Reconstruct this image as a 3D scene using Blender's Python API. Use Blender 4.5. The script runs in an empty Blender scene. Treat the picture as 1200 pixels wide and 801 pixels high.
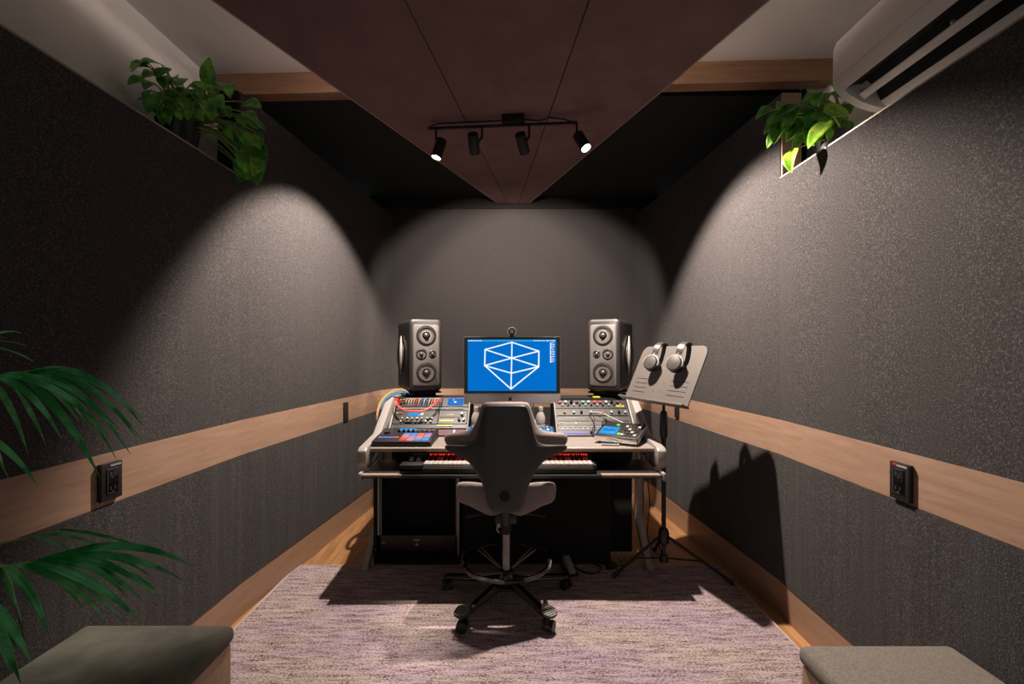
import bpy, bmesh, math, random
from mathutils import Vector, Matrix, Euler
random.seed(7)
F = 540.0
HZ = 412.0
EYE = 1.3
col = bpy.context.scene.collection
PI = math.pi

def P(px, py, u):
    """photo pixel + distance (u = metres per pixel) -> point in the room"""
    return Vector(((px-600)*u, u*F, EYE-(py-HZ)*u))

def lin(r, g, b):
    f = lambda c: (c/255/12.92) if c/255 <= .04045 else ((c/255+.055)/1.055)**2.4
    return (f(r), f(g), f(b), 1)

# ------------------------------------------------------------------ materials
MATS = {}
def nodes(name):
    m = bpy.data.materials.new(name); m.use_nodes = True
    nt = m.node_tree; b = nt.nodes['Principled BSDF']
    MATS[name] = m
    return m, nt, b

def simple(name, c, rough=.5, metal=0, var=.0, scale=60, bump=0, emit=None, es=0, coat=0):
    m, nt, b = nodes(name)
    b.inputs['Base Color'].default_value = c
    b.inputs['Roughness'].default_value = rough
    b.inputs['Metallic'].default_value = metal
    if coat: b.inputs['Coat Weight'].default_value = coat
    if var or bump:
        tc = nt.nodes.new('ShaderNodeTexCoord')
        n = nt.nodes.new('ShaderNodeTexNoise'); n.inputs['Scale'].default_value = scale
        n.inputs['Detail'].default_value = 4
        nt.links.new(tc.outputs['Object'], n.inputs['Vector'])
        if var:
            r = nt.nodes.new('ShaderNodeValToRGB')
            r.color_ramp.elements[0].position = .35; r.color_ramp.elements[1].position = .65
            r.color_ramp.elements[0].color = (c[0]*(1-var), c[1]*(1-var), c[2]*(1-var), 1)
            r.color_ramp.elements[1].color = (c[0]*(1+var), c[1]*(1+var), c[2]*(1+var), 1)
            nt.links.new(n.outputs['Fac'], r.inputs['Fac'])
            nt.links.new(r.outputs['Color'], b.inputs['Base Color'])
        if bump:
            bp = nt.nodes.new('ShaderNodeBump'); bp.inputs['Strength'].default_value = bump
            bp.inputs['Distance'].default_value = .002
            nt.links.new(n.outputs['Fac'], bp.inputs['Height'])
            nt.links.new(bp.outputs['Normal'], b.inputs['Normal'])
    if emit:
        b.inputs['Emission Color'].default_value = emit
        b.inputs['Emission Strength'].default_value = es
    return m

def wood(name, c1, c2, stretch, scale=3.0, rough=.45, knots=0):
    m, nt, b = nodes(name)
    tc = nt.nodes.new('ShaderNodeTexCoord'); mp = nt.nodes.new('ShaderNodeMapping')
    mp.inputs['Scale'].default_value = stretch
    nt.links.new(tc.outputs['Object'], mp.inputs['Vector'])
    n = nt.nodes.new('ShaderNodeTexNoise'); n.inputs['Scale'].default_value = scale
    n.inputs['Detail'].default_value = 9; n.inputs['Roughness'].default_value = .65
    n.inputs['Distortion'].default_value = .6
    nt.links.new(mp.outputs['Vector'], n.inputs['Vector'])
    r = nt.nodes.new('ShaderNodeValToRGB')
    r.color_ramp.elements[0].position = .3; r.color_ramp.elements[1].position = .7
    r.color_ramp.elements[0].color = c1; r.color_ramp.elements[1].color = c2
    nt.links.new(n.outputs['Fac'], r.inputs['Fac'])
    nt.links.new(r.outputs['Color'], b.inputs['Base Color'])
    b.inputs['Roughness'].default_value = rough
    bp = nt.nodes.new('ShaderNodeBump'); bp.inputs['Strength'].default_value = .15; bp.inputs['Distance'].default_value = .002
    nt.links.new(n.outputs['Fac'], bp.inputs['Height']); nt.links.new(bp.outputs['Normal'], b.inputs['Normal'])
    return m

def wallcloth(name, ripple=.0):
    """charcoal felt with light flecks; ripple = soft vertical gathers in the cloth"""
    m, nt, b = nodes(name)
    tc = nt.nodes.new('ShaderNodeTexCoord')
    n = nt.nodes.new('ShaderNodeTexNoise'); n.inputs['Scale'].default_value = 200; n.inputs['Detail'].default_value = 3
    n.inputs['Roughness'].default_value = .7
    nt.links.new(tc.outputs['Object'], n.inputs['Vector'])
    r = nt.nodes.new('ShaderNodeValToRGB')
    r.color_ramp.elements[0].position = .36; r.color_ramp.elements[1].position = .72
    r.color_ramp.elements[0].color = (.020, .0178, .018, 1); r.color_ramp.elements[1].color = (.145, .129, .129, 1)
    e = r.color_ramp.elements.new(.55); e.color = (.046, .041, .0415, 1)
    nt.links.new(n.outputs['Fac'], r.inputs['Fac'])
    nt.links.new(r.outputs['Color'], b.inputs['Base Color'])
    b.inputs['Roughness'].default_value = .9
    b.inputs['Specular IOR Level'].default_value = .15
    b.inputs['Sheen Weight'].default_value = .06
    bp = nt.nodes.new('ShaderNodeBump'); bp.inputs['Strength'].default_value = .35; bp.inputs['Distance'].default_value = .002
    nt.links.new(n.outputs['Fac'], bp.inputs['Height'])
    if ripple:
        mp = nt.nodes.new('ShaderNodeMapping'); mp.inputs['Scale'].default_value = (5, 5, .30)
        nt.links.new(tc.outputs['Object'], mp.inputs['Vector'])
        w = nt.nodes.new('ShaderNodeTexNoise'); w.inputs['Scale'].default_value = 1.3; w.inputs['Detail'].default_value = 3
        nt.links.new(mp.outputs['Vector'], w.inputs['Vector'])
        b2 = nt.nodes.new('ShaderNodeBump'); b2.inputs['Strength'].default_value = ripple; b2.inputs['Distance'].default_value = .03
        nt.links.new(w.outputs['Fac'], b2.inputs['Height'])
        nt.links.new(bp.outputs['Normal'], b2.inputs['Normal'])
        nt.links.new(b2.outputs['Normal'], b.inputs['Normal'])
    else:
        nt.links.new(bp.outputs['Normal'], b.inputs['Normal'])
    return m

CLOTH = wallcloth('charcoal_felt', .12)
CLOTH_LOW = wallcloth('charcoal_felt_gathered', .55)
BLACKCLOTH = simple('black_cloth', (.006, .0055, .0055, 1), .95, var=.3, scale=200)
CLOUD = simple('mauve_brown_cloth', (0.1615, 0.08925, 0.08925, 1), .9, var=.12, scale=5, bump=.1)
PLASTER = simple('painted_plaster', (.78, .73, .70, 1), .7, var=.03, scale=4)
OAK = wood('pale_oak', (0.2808, 0.1677, 0.1131, 1), (0.3822, 0.2496, 0.1755, 1), (1.5, 1.2, 14), 3)
OAKBASE = wood('pale_oak_base', (0.272, 0.16, 0.096, 1), (0.368, 0.228, 0.148, 1), (1.5, 1.2, 14), 3)
BEAM = wood('brown_oak', (.20, .095, .055, 1), (.33, .175, .10, 1), (1.2, 4, 14), 4)
BENCHWOOD = wood('bench_oak', (.38, .25, .14, 1), (.5, .34, .2, 1), (4, 4, 1), 4)
BRASSTRIM = simple('thin_pale_edge', (0.33, 0.288, 0.258, 1), .4, .3, var=.05)

def floor_mat():
    m, nt, b = nodes('oak_floor')
    tc = nt.nodes.new('ShaderNodeTexCoord')
    br = nt.nodes.new('ShaderNodeTexBrick')
    mp0 = nt.nodes.new('ShaderNodeMapping'); mp0.inputs['Rotation'].default_value = (0, 0, PI/2)
    nt.links.new(tc.outputs['Object'], mp0.inputs['Vector']); nt.links.new(mp0.outputs['Vector'], br.inputs['Vector'])
    br.inputs['Scale'].default_value = 1; br.inputs['Brick Width'].default_value = 1.3; br.inputs['Row Height'].default_value = .14
    br.inputs['Mortar Size'].default_value = .002
    br.inputs['Color1'].default_value = (.9, .9, .9, 1); br.inputs['Color2'].default_value = (1.15, 1.1, 1.05, 1)
    br.inputs['Mortar'].default_value = (.35, .3, .25, 1)
    mp = nt.nodes.new('ShaderNodeMapping'); mp.inputs['Scale'].default_value = (12, 1.2, 1)
    nt.links.new(tc.outputs['Object'], mp.inputs['Vector'])
    n = nt.nodes.new('ShaderNodeTexNoise'); n.inputs['Scale'].default_value = 3; n.inputs['Detail'].default_value = 8; n.inputs['Distortion'].default_value = 1
    nt.links.new(mp.outputs['Vector'], n.inputs['Vector'])
    r = nt.nodes.new('ShaderNodeValToRGB')
    r.color_ramp.elements[0].position = .3; r.color_ramp.elements[1].position = .7
    r.color_ramp.elements[0].color = (.27, .125, .05, 1); r.color_ramp.elements[1].color = (.48, .26, .12, 1)
    nt.links.new(n.outputs['Fac'], r.inputs['Fac'])
    mx = nt.nodes.new('ShaderNodeMix'); mx.data_type = 'RGBA'; mx.blend_type = 'MULTIPLY'; mx.inputs[0].default_value = 1
    nt.links.new(r.outputs['Color'], mx.inputs[6]); nt.links.new(br.outputs['Color'], mx.inputs[7])
    nt.links.new(mx.outputs[2], b.inputs['Base Color'])
    b.inputs['Roughness'].default_value = .4
    return m
FLOOR = floor_mat()

def rug_mat():
    m, nt, b = nodes('streaked_rug')
    tc = nt.nodes.new('ShaderNodeTexCoord')
    def noise(sx, sy, scale, det=5, rough=.6):
        mp = nt.nodes.new('ShaderNodeMapping'); mp.inputs['Scale'].default_value = (sx, sy, 1)
        nt.links.new(tc.outputs['Object'], mp.inputs['Vector'])
        n = nt.nodes.new('ShaderNodeTexNoise'); n.inputs['Scale'].default_value = scale
        n.inputs['Detail'].default_value = det; n.inputs['Roughness'].default_value = rough
        nt.links.new(mp.outputs['Vector'], n.inputs['Vector']); return n
    big = noise(4.5, 30, 1.6, 6, .70)        # broad streaks across the rug
    fine = noise(60, 120, 1.5, 3, .75)         # grain of the pile
    patch = noise(1, 3.0, 1.5, 3, .6)        # warmer and cooler dye
    add = nt.nodes.new('ShaderNodeMath'); add.operation = 'MULTIPLY_ADD'; add.inputs[1].default_value = .55
    nt.links.new(big.outputs['Fac'], add.inputs[0])
    sc = nt.nodes.new('ShaderNodeMath'); sc.operation = 'MULTIPLY'; sc.inputs[1].default_value = .8
    nt.links.new(fine.outputs['Fac'], sc.inputs[0]); nt.links.new(sc.outputs[0], add.inputs[2])
    r = nt.nodes.new('ShaderNodeValToRGB')
    r.color_ramp.elements[0].position = .535; r.color_ramp.elements[1].position = .745
    r.color_ramp.elements[0].color = (.050, .040, .034, 1); r.color_ramp.elements[1].color = (1, 1, 1, 1)
    e = r.color_ramp.elements.new(.625); e.color = (.50, .46, .44, 1)
    nt.links.new(add.outputs[0], r.inputs['Fac'])
    r2 = nt.nodes.new('ShaderNodeValToRGB')
    r2.color_ramp.elements[0].position = .38; r2.color_ramp.elements[1].position = .62
    r2.color_ramp.elements[0].color = (.50, .41, .39, 1); r2.color_ramp.elements[1].color = (.45, .345, .425, 1)
    nt.links.new(patch.outputs['Fac'], r2.inputs['Fac'])
    mx = nt.nodes.new('ShaderNodeMix'); mx.data_type = 'RGBA'; mx.blend_type = 'MULTIPLY'; mx.inputs[0].default_value = 1
    nt.links.new(r2.outputs['Color'], mx.inputs[6]); nt.links.new(r.outputs['Color'], mx.inputs[7])
    nt.links.new(mx.outputs[2], b.inputs['Base Color'])
    b.inputs['Roughness'].default_value = 1; b.inputs['Specular IOR Level'].default_value = .1
    bp = nt.nodes.new('ShaderNodeBump'); bp.inputs['Strength'].default_value = .7; bp.inputs['Distance'].default_value = .006
    nt.links.new(add.outputs[0], bp.inputs['Height']); nt.links.new(bp.outputs['Normal'], b.inputs['Normal'])
    return m
RUG = rug_mat()
RUGEDGE = simple('rug_binding', (0.42, 0.35, 0.315, 1), .9, var=.1)

def leaf_mat(name, dark, light, sc=18):
    m, nt, b = nodes(name)
    tc = nt.nodes.new('ShaderNodeTexCoord')
    n = nt.nodes.new('ShaderNodeTexNoise'); n.inputs['Scale'].default_value = sc; n.inputs['Detail'].default_value = 3
    nt.links.new(tc.outputs['Object'], n.inputs['Vector'])
    r = nt.nodes.new('ShaderNodeValToRGB')
    r.color_ramp.elements[0].position = .42; r.color_ramp.elements[1].position = .62
    r.color_ramp.elements[0].color = dark; r.color_ramp.elements[1].color = light
    nt.links.new(n.outputs['Fac'], r.inputs['Fac']); nt.links.new(r.outputs['Color'], b.inputs['Base Color'])
    b.inputs['Roughness'].default_value = .35
    return m
POTHOS = leaf_mat('pothos_leaf', (.035, .19, .016, 1), (.17, .42, .04, 1), 22)
POTHOSLIME = leaf_mat('pothos_lime_leaf', (.16, .42, .02, 1), (.46, .62, .08, 1), 30)
STEMG = simple('green_stem', (.25, .33, .09, 1), .5)
PALM = leaf_mat('palm_leaf', (.014, .27, .05, 1), (.17, .60, .25, 1), 16)  # lighter green in the noise stands in for highlights on the blades

BLACK = simple('black_plastic', (.012, .011, .012, 1), .45, var=.1)
GLOSSB = simple('glossy_black', (.006, .006, .008, 1), .15)
MATTEB = simple('matte_black_metal', (.015, .014, .014, 1), .55, .3, var=.1)
VOID = simple('black_board', (.004, .004, .004, 1), .9, var=.2)
TAUPE = simple('taupe_laminate', (0.27, 0.231, 0.21, 1), .4, var=.04, scale=8)
PALEARM = simple('pale_grey_lacquer', (0.3075, 0.2798, 0.2645, 1), .35, var=.03)
EDGEWOOD = simple('worktop_edge', (0.288, 0.208, 0.168, 1), .45, var=.1)
CHROME = simple('chrome', (.75, .73, .72, 1), .15, 1, var=.02)
STEEL = simple('brushed_steel', (.30, .28, .27, 1), .4, .9, var=.1, scale=30)
SILVER = simple('silver_paint', (0.375, 0.3525, 0.3375, 1), .4, .3, var=.05)
GREYMET = simple('grey_panel', (0.036, 0.0336, 0.0336, 1), .45, .4, var=.08)
SHELL = simple('chair_shell', (.058, .052, .056, 1), .42, var=.05, scale=10)
UPH = simple('chair_wool', (0.246, 0.2009, 0.1927, 1), .95, var=.25, scale=260, bump=.5)
SPKDARK = simple('speaker_cabinet', (0.024, 0.02, 0.02, 1), .45, .2, var=.08)
SPKFACE = simple('speaker_baffle', (0.12, 0.108, 0.102, 1), .5, .2, var=.05)
RACKFACE = simple('rack_face', (0.0495, 0.04744, 0.04538, 1), .45, .5, var=.1, scale=30)
CONE = simple('speaker_cone', (0.192, 0.172, 0.16, 1), .35, .5, var=.05)
RUBBER = simple('rubber_surround', (0.024, 0.0216, 0.0208, 1), .5, var=.05)
ALU = simple('anodised_aluminium', (0.255, 0.2295, 0.2422, 1), .4, .4)
SCREEN = simple('screen_blue', (0, .004, .01, 1), .35, emit=lin(0, 112, 205), es=.95)
SCREEN.node_tree.nodes['Principled BSDF'].inputs['Specular IOR Level'].default_value = .05
LINEW = simple('screen_white', (.1, .1, .1, 1), .3, emit=lin(235, 250, 255), es=1.0)
BLUELCD = simple('blue_display', (0, .02, .04, 1), .2, emit=lin(40, 150, 220), es=1.0)
REDLED = simple('red_led', (.05, 0, 0, 1), .3, emit=(1, .03, .02, 1), es=1.1)
GREENLED = simple('green_led', (0, .05, 0, 1), .3, emit=(.2, 1, .12, 1), es=1.3)
TEALLED = simple('teal_led', (0, .05, .02, 1), .3, emit=(.05, .9, .35, 1), es=1.3)
ORANGEP = simple('pad_orange', (.1, .03, .02, 1), .4, emit=lin(225, 120, 105), es=.75)
REDP = simple('pad_red', (.1, .01, .01, 1), .4, emit=lin(230, 70, 60), es=.75)
BLUEP = simple('pad_blue', (.02, .05, .1, 1), .4, emit=lin(95, 150, 225), es=.75)
PINKP = simple('pad_pink', (.1, .04, .05, 1), .4, emit=lin(220, 150, 160), es=.7)
LILACP = simple('pad_lilac', (.06, .04, .1, 1), .4, emit=lin(150, 120, 225), es=.75)
WHITEP = simple('white_plastic', (0.33, 0.306, 0.294, 1), .4)
KEYW = simple('ivory_key', (0.3952, 0.357, 0.3379, 1), .3)
MAROON = simple('maroon_panel', (.075, .008, .028, 1), .6, .1)
PURPLEP = simple('violet_panel', (.07, .06, .26, 1), .6, .1)
YELLOW = simple('yellow_label', (0.525, 0.434, 0.028, 1), .5)
CABLER = simple('red_cable', (.75, .05, .035, 1), .5)
CABLEO = simple('orange_cable', (.75, .25, .08, 1), .5)
CABLEB = simple('blue_cable', (.05, .12, .45, 1), .5)
CABLEG = simple('green_cable', (.06, .32, .18, 1), .5)
CABLEW = simple('pale_cable', (.55, .5, .48, 1), .5)
REDK = simple('red_knob', (.55, .02, .03, 1), .35)
STAND = simple('stand_grey', (.135, .117, .107, 1), .5, .2, var=.03, scale=8)
HPGREY = simple('headphone_grey', (0.096, 0.09, 0.08696, 1), .35, .5, var=.05)
BENCHCLOTH = simple('grey_green_bench_cloth', (.125, .122, .098, 1), .95, var=.22, scale=11, bump=.3)
BENCHCLOTH2 = simple('taupe_bench_cloth', (.165, .145, .125, 1), .95, var=.18, scale=160, bump=.5)
ACWHITE = simple('white_appliance_plastic', (.62, .57, .55, 1), .3, var=.01)
CLEAR = simple('milky_clear_plastic', (.6, .55, .53, 1), .2)
CLEAR.node_tree.nodes['Principled BSDF'].inputs['Transmission Weight'].default_value = .5
TERRA = simple('dark_glazed_pot', (.012, .012, .013, 1), .4)
SOIL = simple('potting_soil', (.03, .02, .012, 1), .95, var=.4, scale=40)
LAMPON = simple('lamp_lens', (1, 1, 1, 1), .3, emit=(1, .82, .62, 1), es=60)
LAMPIN = simple('lamp_lens_away', (1, 1, 1, 1), .3, emit=(1, .82, .62, 1), es=20)

# ------------------------------------------------------------------ mesh maker
class G:
    def __init__(s): s.bm = bmesh.new()
    def _x(s, vs, M):
        if M is not None: bmesh.ops.transform(s.bm, matrix=M, verts=vs)
    def box(s, x0, x1, y0, y1, z0, z1, M=None, bev=0, seg=2):
        r = bmesh.ops.create_cube(s.bm, size=1)
        vs = r['verts']
        for v in vs:
            v.co = Vector(((x0+x1)/2+v.co.x*(x1-x0), (y0+y1)/2+v.co.y*(y1-y0), (z0+z1)/2+v.co.z*(z1-z0)))
        if bev:
            es = list({e for v in vs for e in v.link_edges})
            rr = bmesh.ops.bevel(s.bm, geom=es, offset=bev, segments=seg, profile=.5, affect='EDGES')
            vs = list({v for v in rr['verts']} | {v for f in rr['faces'] for v in f.verts})
        s._x(vs, M); return s
    def prism(s, pts, a, b, axis='x', M=None, bev=0, seg=2):
        """polygon in the plane across `axis`, extruded from a to b. x:(y,z) y:(x,z) z:(x,y)"""
        def mk(p, t):
            return {'x': (t, p[0], p[1]), 'y': (p[0], t, p[1]), 'z': (p[0], p[1], t)}[axis]
        va = [s.bm.verts.new(mk(p, a)) for p in pts]; vb = [s.bm.verts.new(mk(p, b)) for p in pts]
        n = len(pts)
        fs = [s.bm.faces.new(va), s.bm.faces.new(list(reversed(vb)))]
        for i in range(n): fs.append(s.bm.faces.new((va[i], vb[i], vb[(i+1) % n], va[(i+1) % n])))
        bmesh.ops.recalc_face_normals(s.bm, faces=fs)
        vs = va+vb
        if bev:
            es = list({e for f in fs for e in f.edges})
            rr = bmesh.ops.bevel(s.bm, geom=es, offset=bev, segments=seg, profile=.5, affect='EDGES')
            vs = list(set(rr['verts']) | {v for f in rr['faces'] for v in f.verts})
        s._x(vs, M); return s
    def loft(s, rings, caps=True, closed=False):
        vr = [[s.bm.verts.new(p) for p in r] for r in rings]
        n = len(vr[0]); m = len(vr)
        for i in range(m if closed else m-1):
            A = vr[i]; B = vr[(i+1) % m]
            for j in range(n):
                try: s.bm.faces.new((A[j], A[(j+1) % n], B[(j+1) % n], B[j]))
                except ValueError: pass
        if caps and not closed:
            s.bm.faces.new(list(reversed(vr[0]))); s.bm.faces.new(vr[-1])
        return [v for r in vr for v in r]
    def tube(s, pts, r, n=10, closed=False, M=None):
        pts = [Vector(p) for p in pts]; m = len(pts)
        rs = r if isinstance(r, (list, tuple)) else [r]*m
        rings = []; up = None
        for i in range(m):
            if closed: t = pts[(i+1) % m]-pts[i-1]
            else: t = pts[min(i+1, m-1)]-pts[max(i-1, 0)]
            t.normalize()
            if up is None:
                a = Vector((0, 0, 1)) if abs(t.z) < .9 else Vector((1, 0, 0))
                up = (a - t*a.dot(t)).normalized()
            else:
                up = up - t*up.dot(t)
                up = up.normalized() if up.length > 1e-6 else Vector((1, 0, 0))
            sd = t.cross(up)
            rings.append([pts[i]+(up*math.cos(2*PI*k/n)+sd*math.sin(2*PI*k/n))*rs[i] for k in range(n)])
        s._x(s.loft(rings, True, closed), M); return s
    def cyl(s, p0, p1, r0, r1=None, n=20, M=None):
        return s.tube([p0, p1], [r0, r1 if r1 is not None else r0], n, M=M)
    def lathe(s, prof, n=32, M=None, caps=True):
        """prof: (radius, z) pairs around local z"""
        rings = [[Vector((r*math.cos(2*PI*k/n), r*math.sin(2*PI*k/n), z)) for k in range(n)] for r, z in prof]
        s._x(s.loft(rings, caps), M); return s
    def torus(s, R, r, M=None, n=40, k=10, a0=0, a1=2*PI):
        full = abs(a1-a0-2*PI) < 1e-6
        c = n if full else n+1
        pts = [(R*math.cos(a0+(a1-a0)*i/n), R*math.sin(a0+(a1-a0)*i/n), 0) for i in range(c)]
        return s.tube(pts, r, k, full, M)
    def ball(s, c, r, M=None, sc=(1, 1, 1), u=20, v=12):
        rr = bmesh.ops.create_uvsphere(s.bm, u_segments=u, v_segments=v, radius=r)
        for w in rr['verts']: w.co = Vector((w.co.x*sc[0], w.co.y*sc[1], w.co.z*sc[2]))+Vector(c)
        s._x(rr['verts'], M); return s
    def grid(s, fn, nu, nv, M=None):
        vs = [[s.bm.verts.new(fn(i/nu, j/nv)) for j in range(nv+1)] for i in range(nu+1)]
        for i in range(nu):
            for j in range(nv): s.bm.faces.new((vs[i][j], vs[i+1][j], vs[i+1][j+1], vs[i][j+1]))
        s._x([v for r in vs for v in r], M); return s

def mw(o):
    """matrix of a root built in this script (no depsgraph needed)"""
    return Matrix.LocRotScale(o.location, o.rotation_euler, o.scale)

def obj(name, g, mat, parent=None, world=True, smooth=True, sub=0, solid=0, label=None, angle=.7, inv=None):
    bm = g.bm
    root = parent
    if parent is not None and world:
        while root.parent is not None: root = root.parent
        bm.transform(mw(root).inverted())
    bmesh.ops.recalc_face_normals(bm, faces=bm.faces) if not solid else None
    me = bpy.data.meshes.new(name); bm.to_mesh(me); bm.free()
    if smooth:
        for p in me.polygons: p.use_smooth = True
        if not sub: me.set_sharp_from_angle(angle=angle)
    for m in (mat if isinstance(mat, (list, tuple)) else [mat]): me.materials.append(m)
    o = bpy.data.objects.new(name, me); col.objects.link(o)
    if parent is not None: o.parent = parent
    if solid:
        md = o.modifiers.new('thickness', 'SOLIDIFY'); md.thickness = solid; md.offset = 0
    if sub:
        md = o.modifiers.new('smooth', 'SUBSURF'); md.levels = sub; md.render_levels = sub
    if label: o['label'] = label
    return o

def tag(o, label, cat, group=None, kind=None):
    o['label'] = label; o['category'] = cat
    if group: o['group'] = group
    if kind: o['kind'] = kind
    return o

def thing(name, label, cat, loc=(0, 0, 0), rot=(0, 0, 0), group=None):
    o = bpy.data.objects.new(name, None); col.objects.link(o)
    o.empty_display_size = .05
    o.location = loc; o.rotation_euler = rot
    return tag(o, label, cat, group)

def struct(name, g, mat, parent=None, smooth=False):
    o = obj(name, g, mat, parent, smooth=smooth)
    if parent is None: o['kind'] = 'structure'
    return o

def copy_child(o, parent, loc=None):
    c = o.copy(); col.objects.link(c); c.parent = parent
    if loc is not None: c.location = loc
    for ch in [x for x in col.objects if x.parent == o]: copy_child(ch, c)
    return c

# ================================================================== the room
# inside line of the panelled side walls, from behind the camera to the back wall
LW = [(-1.385, -1.5), (-1.336, 2.265), (-1.155, 4.05), (-1.095, 4.235)]
RW = [(1.285, -1.5), (1.330, 2.285), (1.190, 3.98), (1.137, 4.235)]
YB = 4.235
ZS0, ZS1, ZBB, ZL, ZCE = .793, .963, .170, 2.165, 2.80
YBEAM = 2.46
def band(g, line, z0, z1, side, t=.05, proud=0.0):
    """a panel that follows the wall line; its room face on the line (plus proud), its back t behind"""
    for i in range(len(line)-1):
        (x0, y0), (x1, y1) = line[i], line[i+1]
        p = [(x0-side*proud, y0), (x1-side*proud, y1), (x1+side*t, y1), (x0+side*t, y0)]
        g.prism(p, z0, z1, 'z')
for nm, line, s in (('left', LW, -1), ('right', RW, 1)):
    g = G(); band(g, line, ZBB, ZS0-.002, s, proud=.008); struct('wall_%s_lower' % nm, g, CLOTH_LOW)
    g = G(); band(g, line[1:], ZS1, 2.577, s, .10)
    band(g, line[:2], ZS1, ZL-.006, s)
    struct('wall_'+nm, g, [CLOTH])
    g = G(); band(g, line, 0, ZBB, s, proud=.004); struct('baseboard_'+nm, g, OAKBASE)
    g = G(); band(g, line, ZS0, ZS1, s, proud=.004); struct('trim_%d' % (1 if s < 0 else 2), g, OAK)
    # plaster wall above and behind the ledge, the ledge top and its pale edge
    g = G(); xo = s*1.65
    g.box(min(xo, xo+s*.1), max(xo, xo+s*.1), -1.5, YBEAM+.12, ZL-.02, ZCE)
    struct('wall_%s_upper' % nm, g, PLASTER)
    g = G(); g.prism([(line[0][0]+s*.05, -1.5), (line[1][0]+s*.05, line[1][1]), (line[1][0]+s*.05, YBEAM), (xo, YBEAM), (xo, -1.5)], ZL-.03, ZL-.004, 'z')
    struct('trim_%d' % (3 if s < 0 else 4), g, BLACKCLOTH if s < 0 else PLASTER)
    g = G(); band(g, line[:2], ZL-.006, ZL, s, .05, .002); struct('trim_%d' % (5 if s < 0 else 6), g, BRASSTRIM)
    # end board of the full height panel
    g = G()
    x, y = line[1]
    g.box(min(x+s*.004, x+s*.098), max(x+s*.004, x+s*.098), y-.012, y-.001, ZL+.001, 2.577)
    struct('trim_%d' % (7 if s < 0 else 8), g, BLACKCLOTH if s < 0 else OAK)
# back wall
g = G(); g.box(-1.3, 1.35, YB, YB+.1, ZS1, 2.612); struct('wall_back', g, CLOTH)
g = G(); g.box(-1.3, 1.35, YB-.004, YB+.1, ZBB, ZS0); struct('wall_back_lower', g, CLOTH_LOW)
g = G(); g.box(-1.3, 1.35, YB-.002, YB+.1, ZS0, ZS1); struct('trim_9', g, OAK)
g = G(); g.box(-1.3, 1.35, YB-.004, YB+.1, 0, ZBB); struct('baseboard_back', g, OAKBASE)
g = G(); g.box(-1.3, 1.35, YB-.02, YB+.1, 2.612, 2.80); struct('trim_10', g, BLACKCLOTH)
# the corner posts seen beside the speakers
g = G(); g.box(-1.8, 1.8, -1.6, 4.4, -.1, 0); struct('floor', g, FLOOR)
g = G(); g.box(-1.8, 1.8, -1.6, YBEAM+.1, ZCE, ZCE+.1); struct('ceiling', g, PLASTER)
g = G(); g.box(-1.6, 1.6, YBEAM+.10, 4.4, 2.72, 2.85); struct('ceiling_far', g, BLACKCLOTH)
g = G(); g.prism([(-1.65, YBEAM+.035), (1.65, YBEAM-.105), (1.65, YBEAM-.03), (-1.65, YBEAM+.11)], 2.688, ZCE, 'z'); struct('beam', g, BEAM)
# outer skins so the room is closed, and the wall behind the camera with an opening added for fill light
g = G(); g.box(-1.75, -1.65, YBEAM+.12, 4.4, 0, 2.8); g.box(-1.8, -1.65, -1.6, 4.4, 0, ZL-.03); struct('wall_left_outer', g, BLACKCLOTH)
g = G(); g.box(1.65, 1.75, YBEAM+.12, 4.4, 0, 2.8); g.box(1.65, 1.8, -1.6, 4.4, 0, ZL-.03); struct('wall_right_outer', g, BLACKCLOTH)
g = G()
g.box(-1.8, -.9, -1.6, -1.5, 0, 2.8); g.box(.9, 1.8, -1.6, -1.5, 0, 2.8); g.box(-.9, .9, -1.6, -1.5, 2.35, 2.8); g.box(-.9, .9, -1.6, -1.5, 0, .5)
struct('wall_rear', g, PLASTER)

# rug
rg = thing('rug', 'large pinkish grey rug with dark woven streaks on the wooden floor under chair', 'rug', (0, 2.78, 0))
RX0, RX1, RY0, RY1 = -1.285, 1.235, .2, 2.775
g = G(); g.box(RX0, RX1, RY0, RY1, .001, .014); obj('rug_pile', g, RUG, rg, smooth=False)
g = G()
g.box(RX0-.012, RX0, RY0, RY1, .001, .016); g.box(RX1, RX1+.012, RY0, RY1, .001, .016); g.box(RX0-.012, RX1+.012, RY1, RY1+.006, .001, .015)
obj('rug_binding', g, RUGEDGE, rg, smooth=False)

# hanging acoustic cloud
ZC = 2.655
def cu(px_u):   # (px, u) -> x, y
    return ((px_u[0]-600)*px_u[1], px_u[1]*F)
cl = thing('acoustic_ceiling_cloud', 'large tapering mauve-brown fabric ceiling panel hanging over the desk', 'ceiling panel', (0, 2.6, ZC))
near = .0033; far = .00779; nn = .0024
def ex(xn, xf, u): return xn+(xf-xn)*(u-near)/(far-near)
ed = [(-1.155, -.130), (-.4125, -.045), (.297, .060), (.990, .157)]
for i in range(3):
    a, b = ed[i], ed[i+1]; q = .0022
    g = G()
    g.prism([(ex(*a, nn)+q, nn*F), (ex(*b, nn)-q, nn*F), (b[1]-q, far*F), (a[1]+q, far*F)], ZC, ZC+.04, 'z', bev=.002)
    obj('cloud_panel', g, CLOUD, cl, smooth=False)
g = G()
g.tube([(ex(*ed[0], nn)-.004, nn*F, ZC+.004), (ed[0][1]-.004, far*F, ZC+.004)], .0045, 6)
g.tube([(ex(*ed[3], nn)+.004, nn*F, ZC+.004), (ed[3][1]+.004, far*F, ZC+.004)], .0045, 6)
obj('edge_trim', g, BRASSTRIM, cl)
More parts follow.
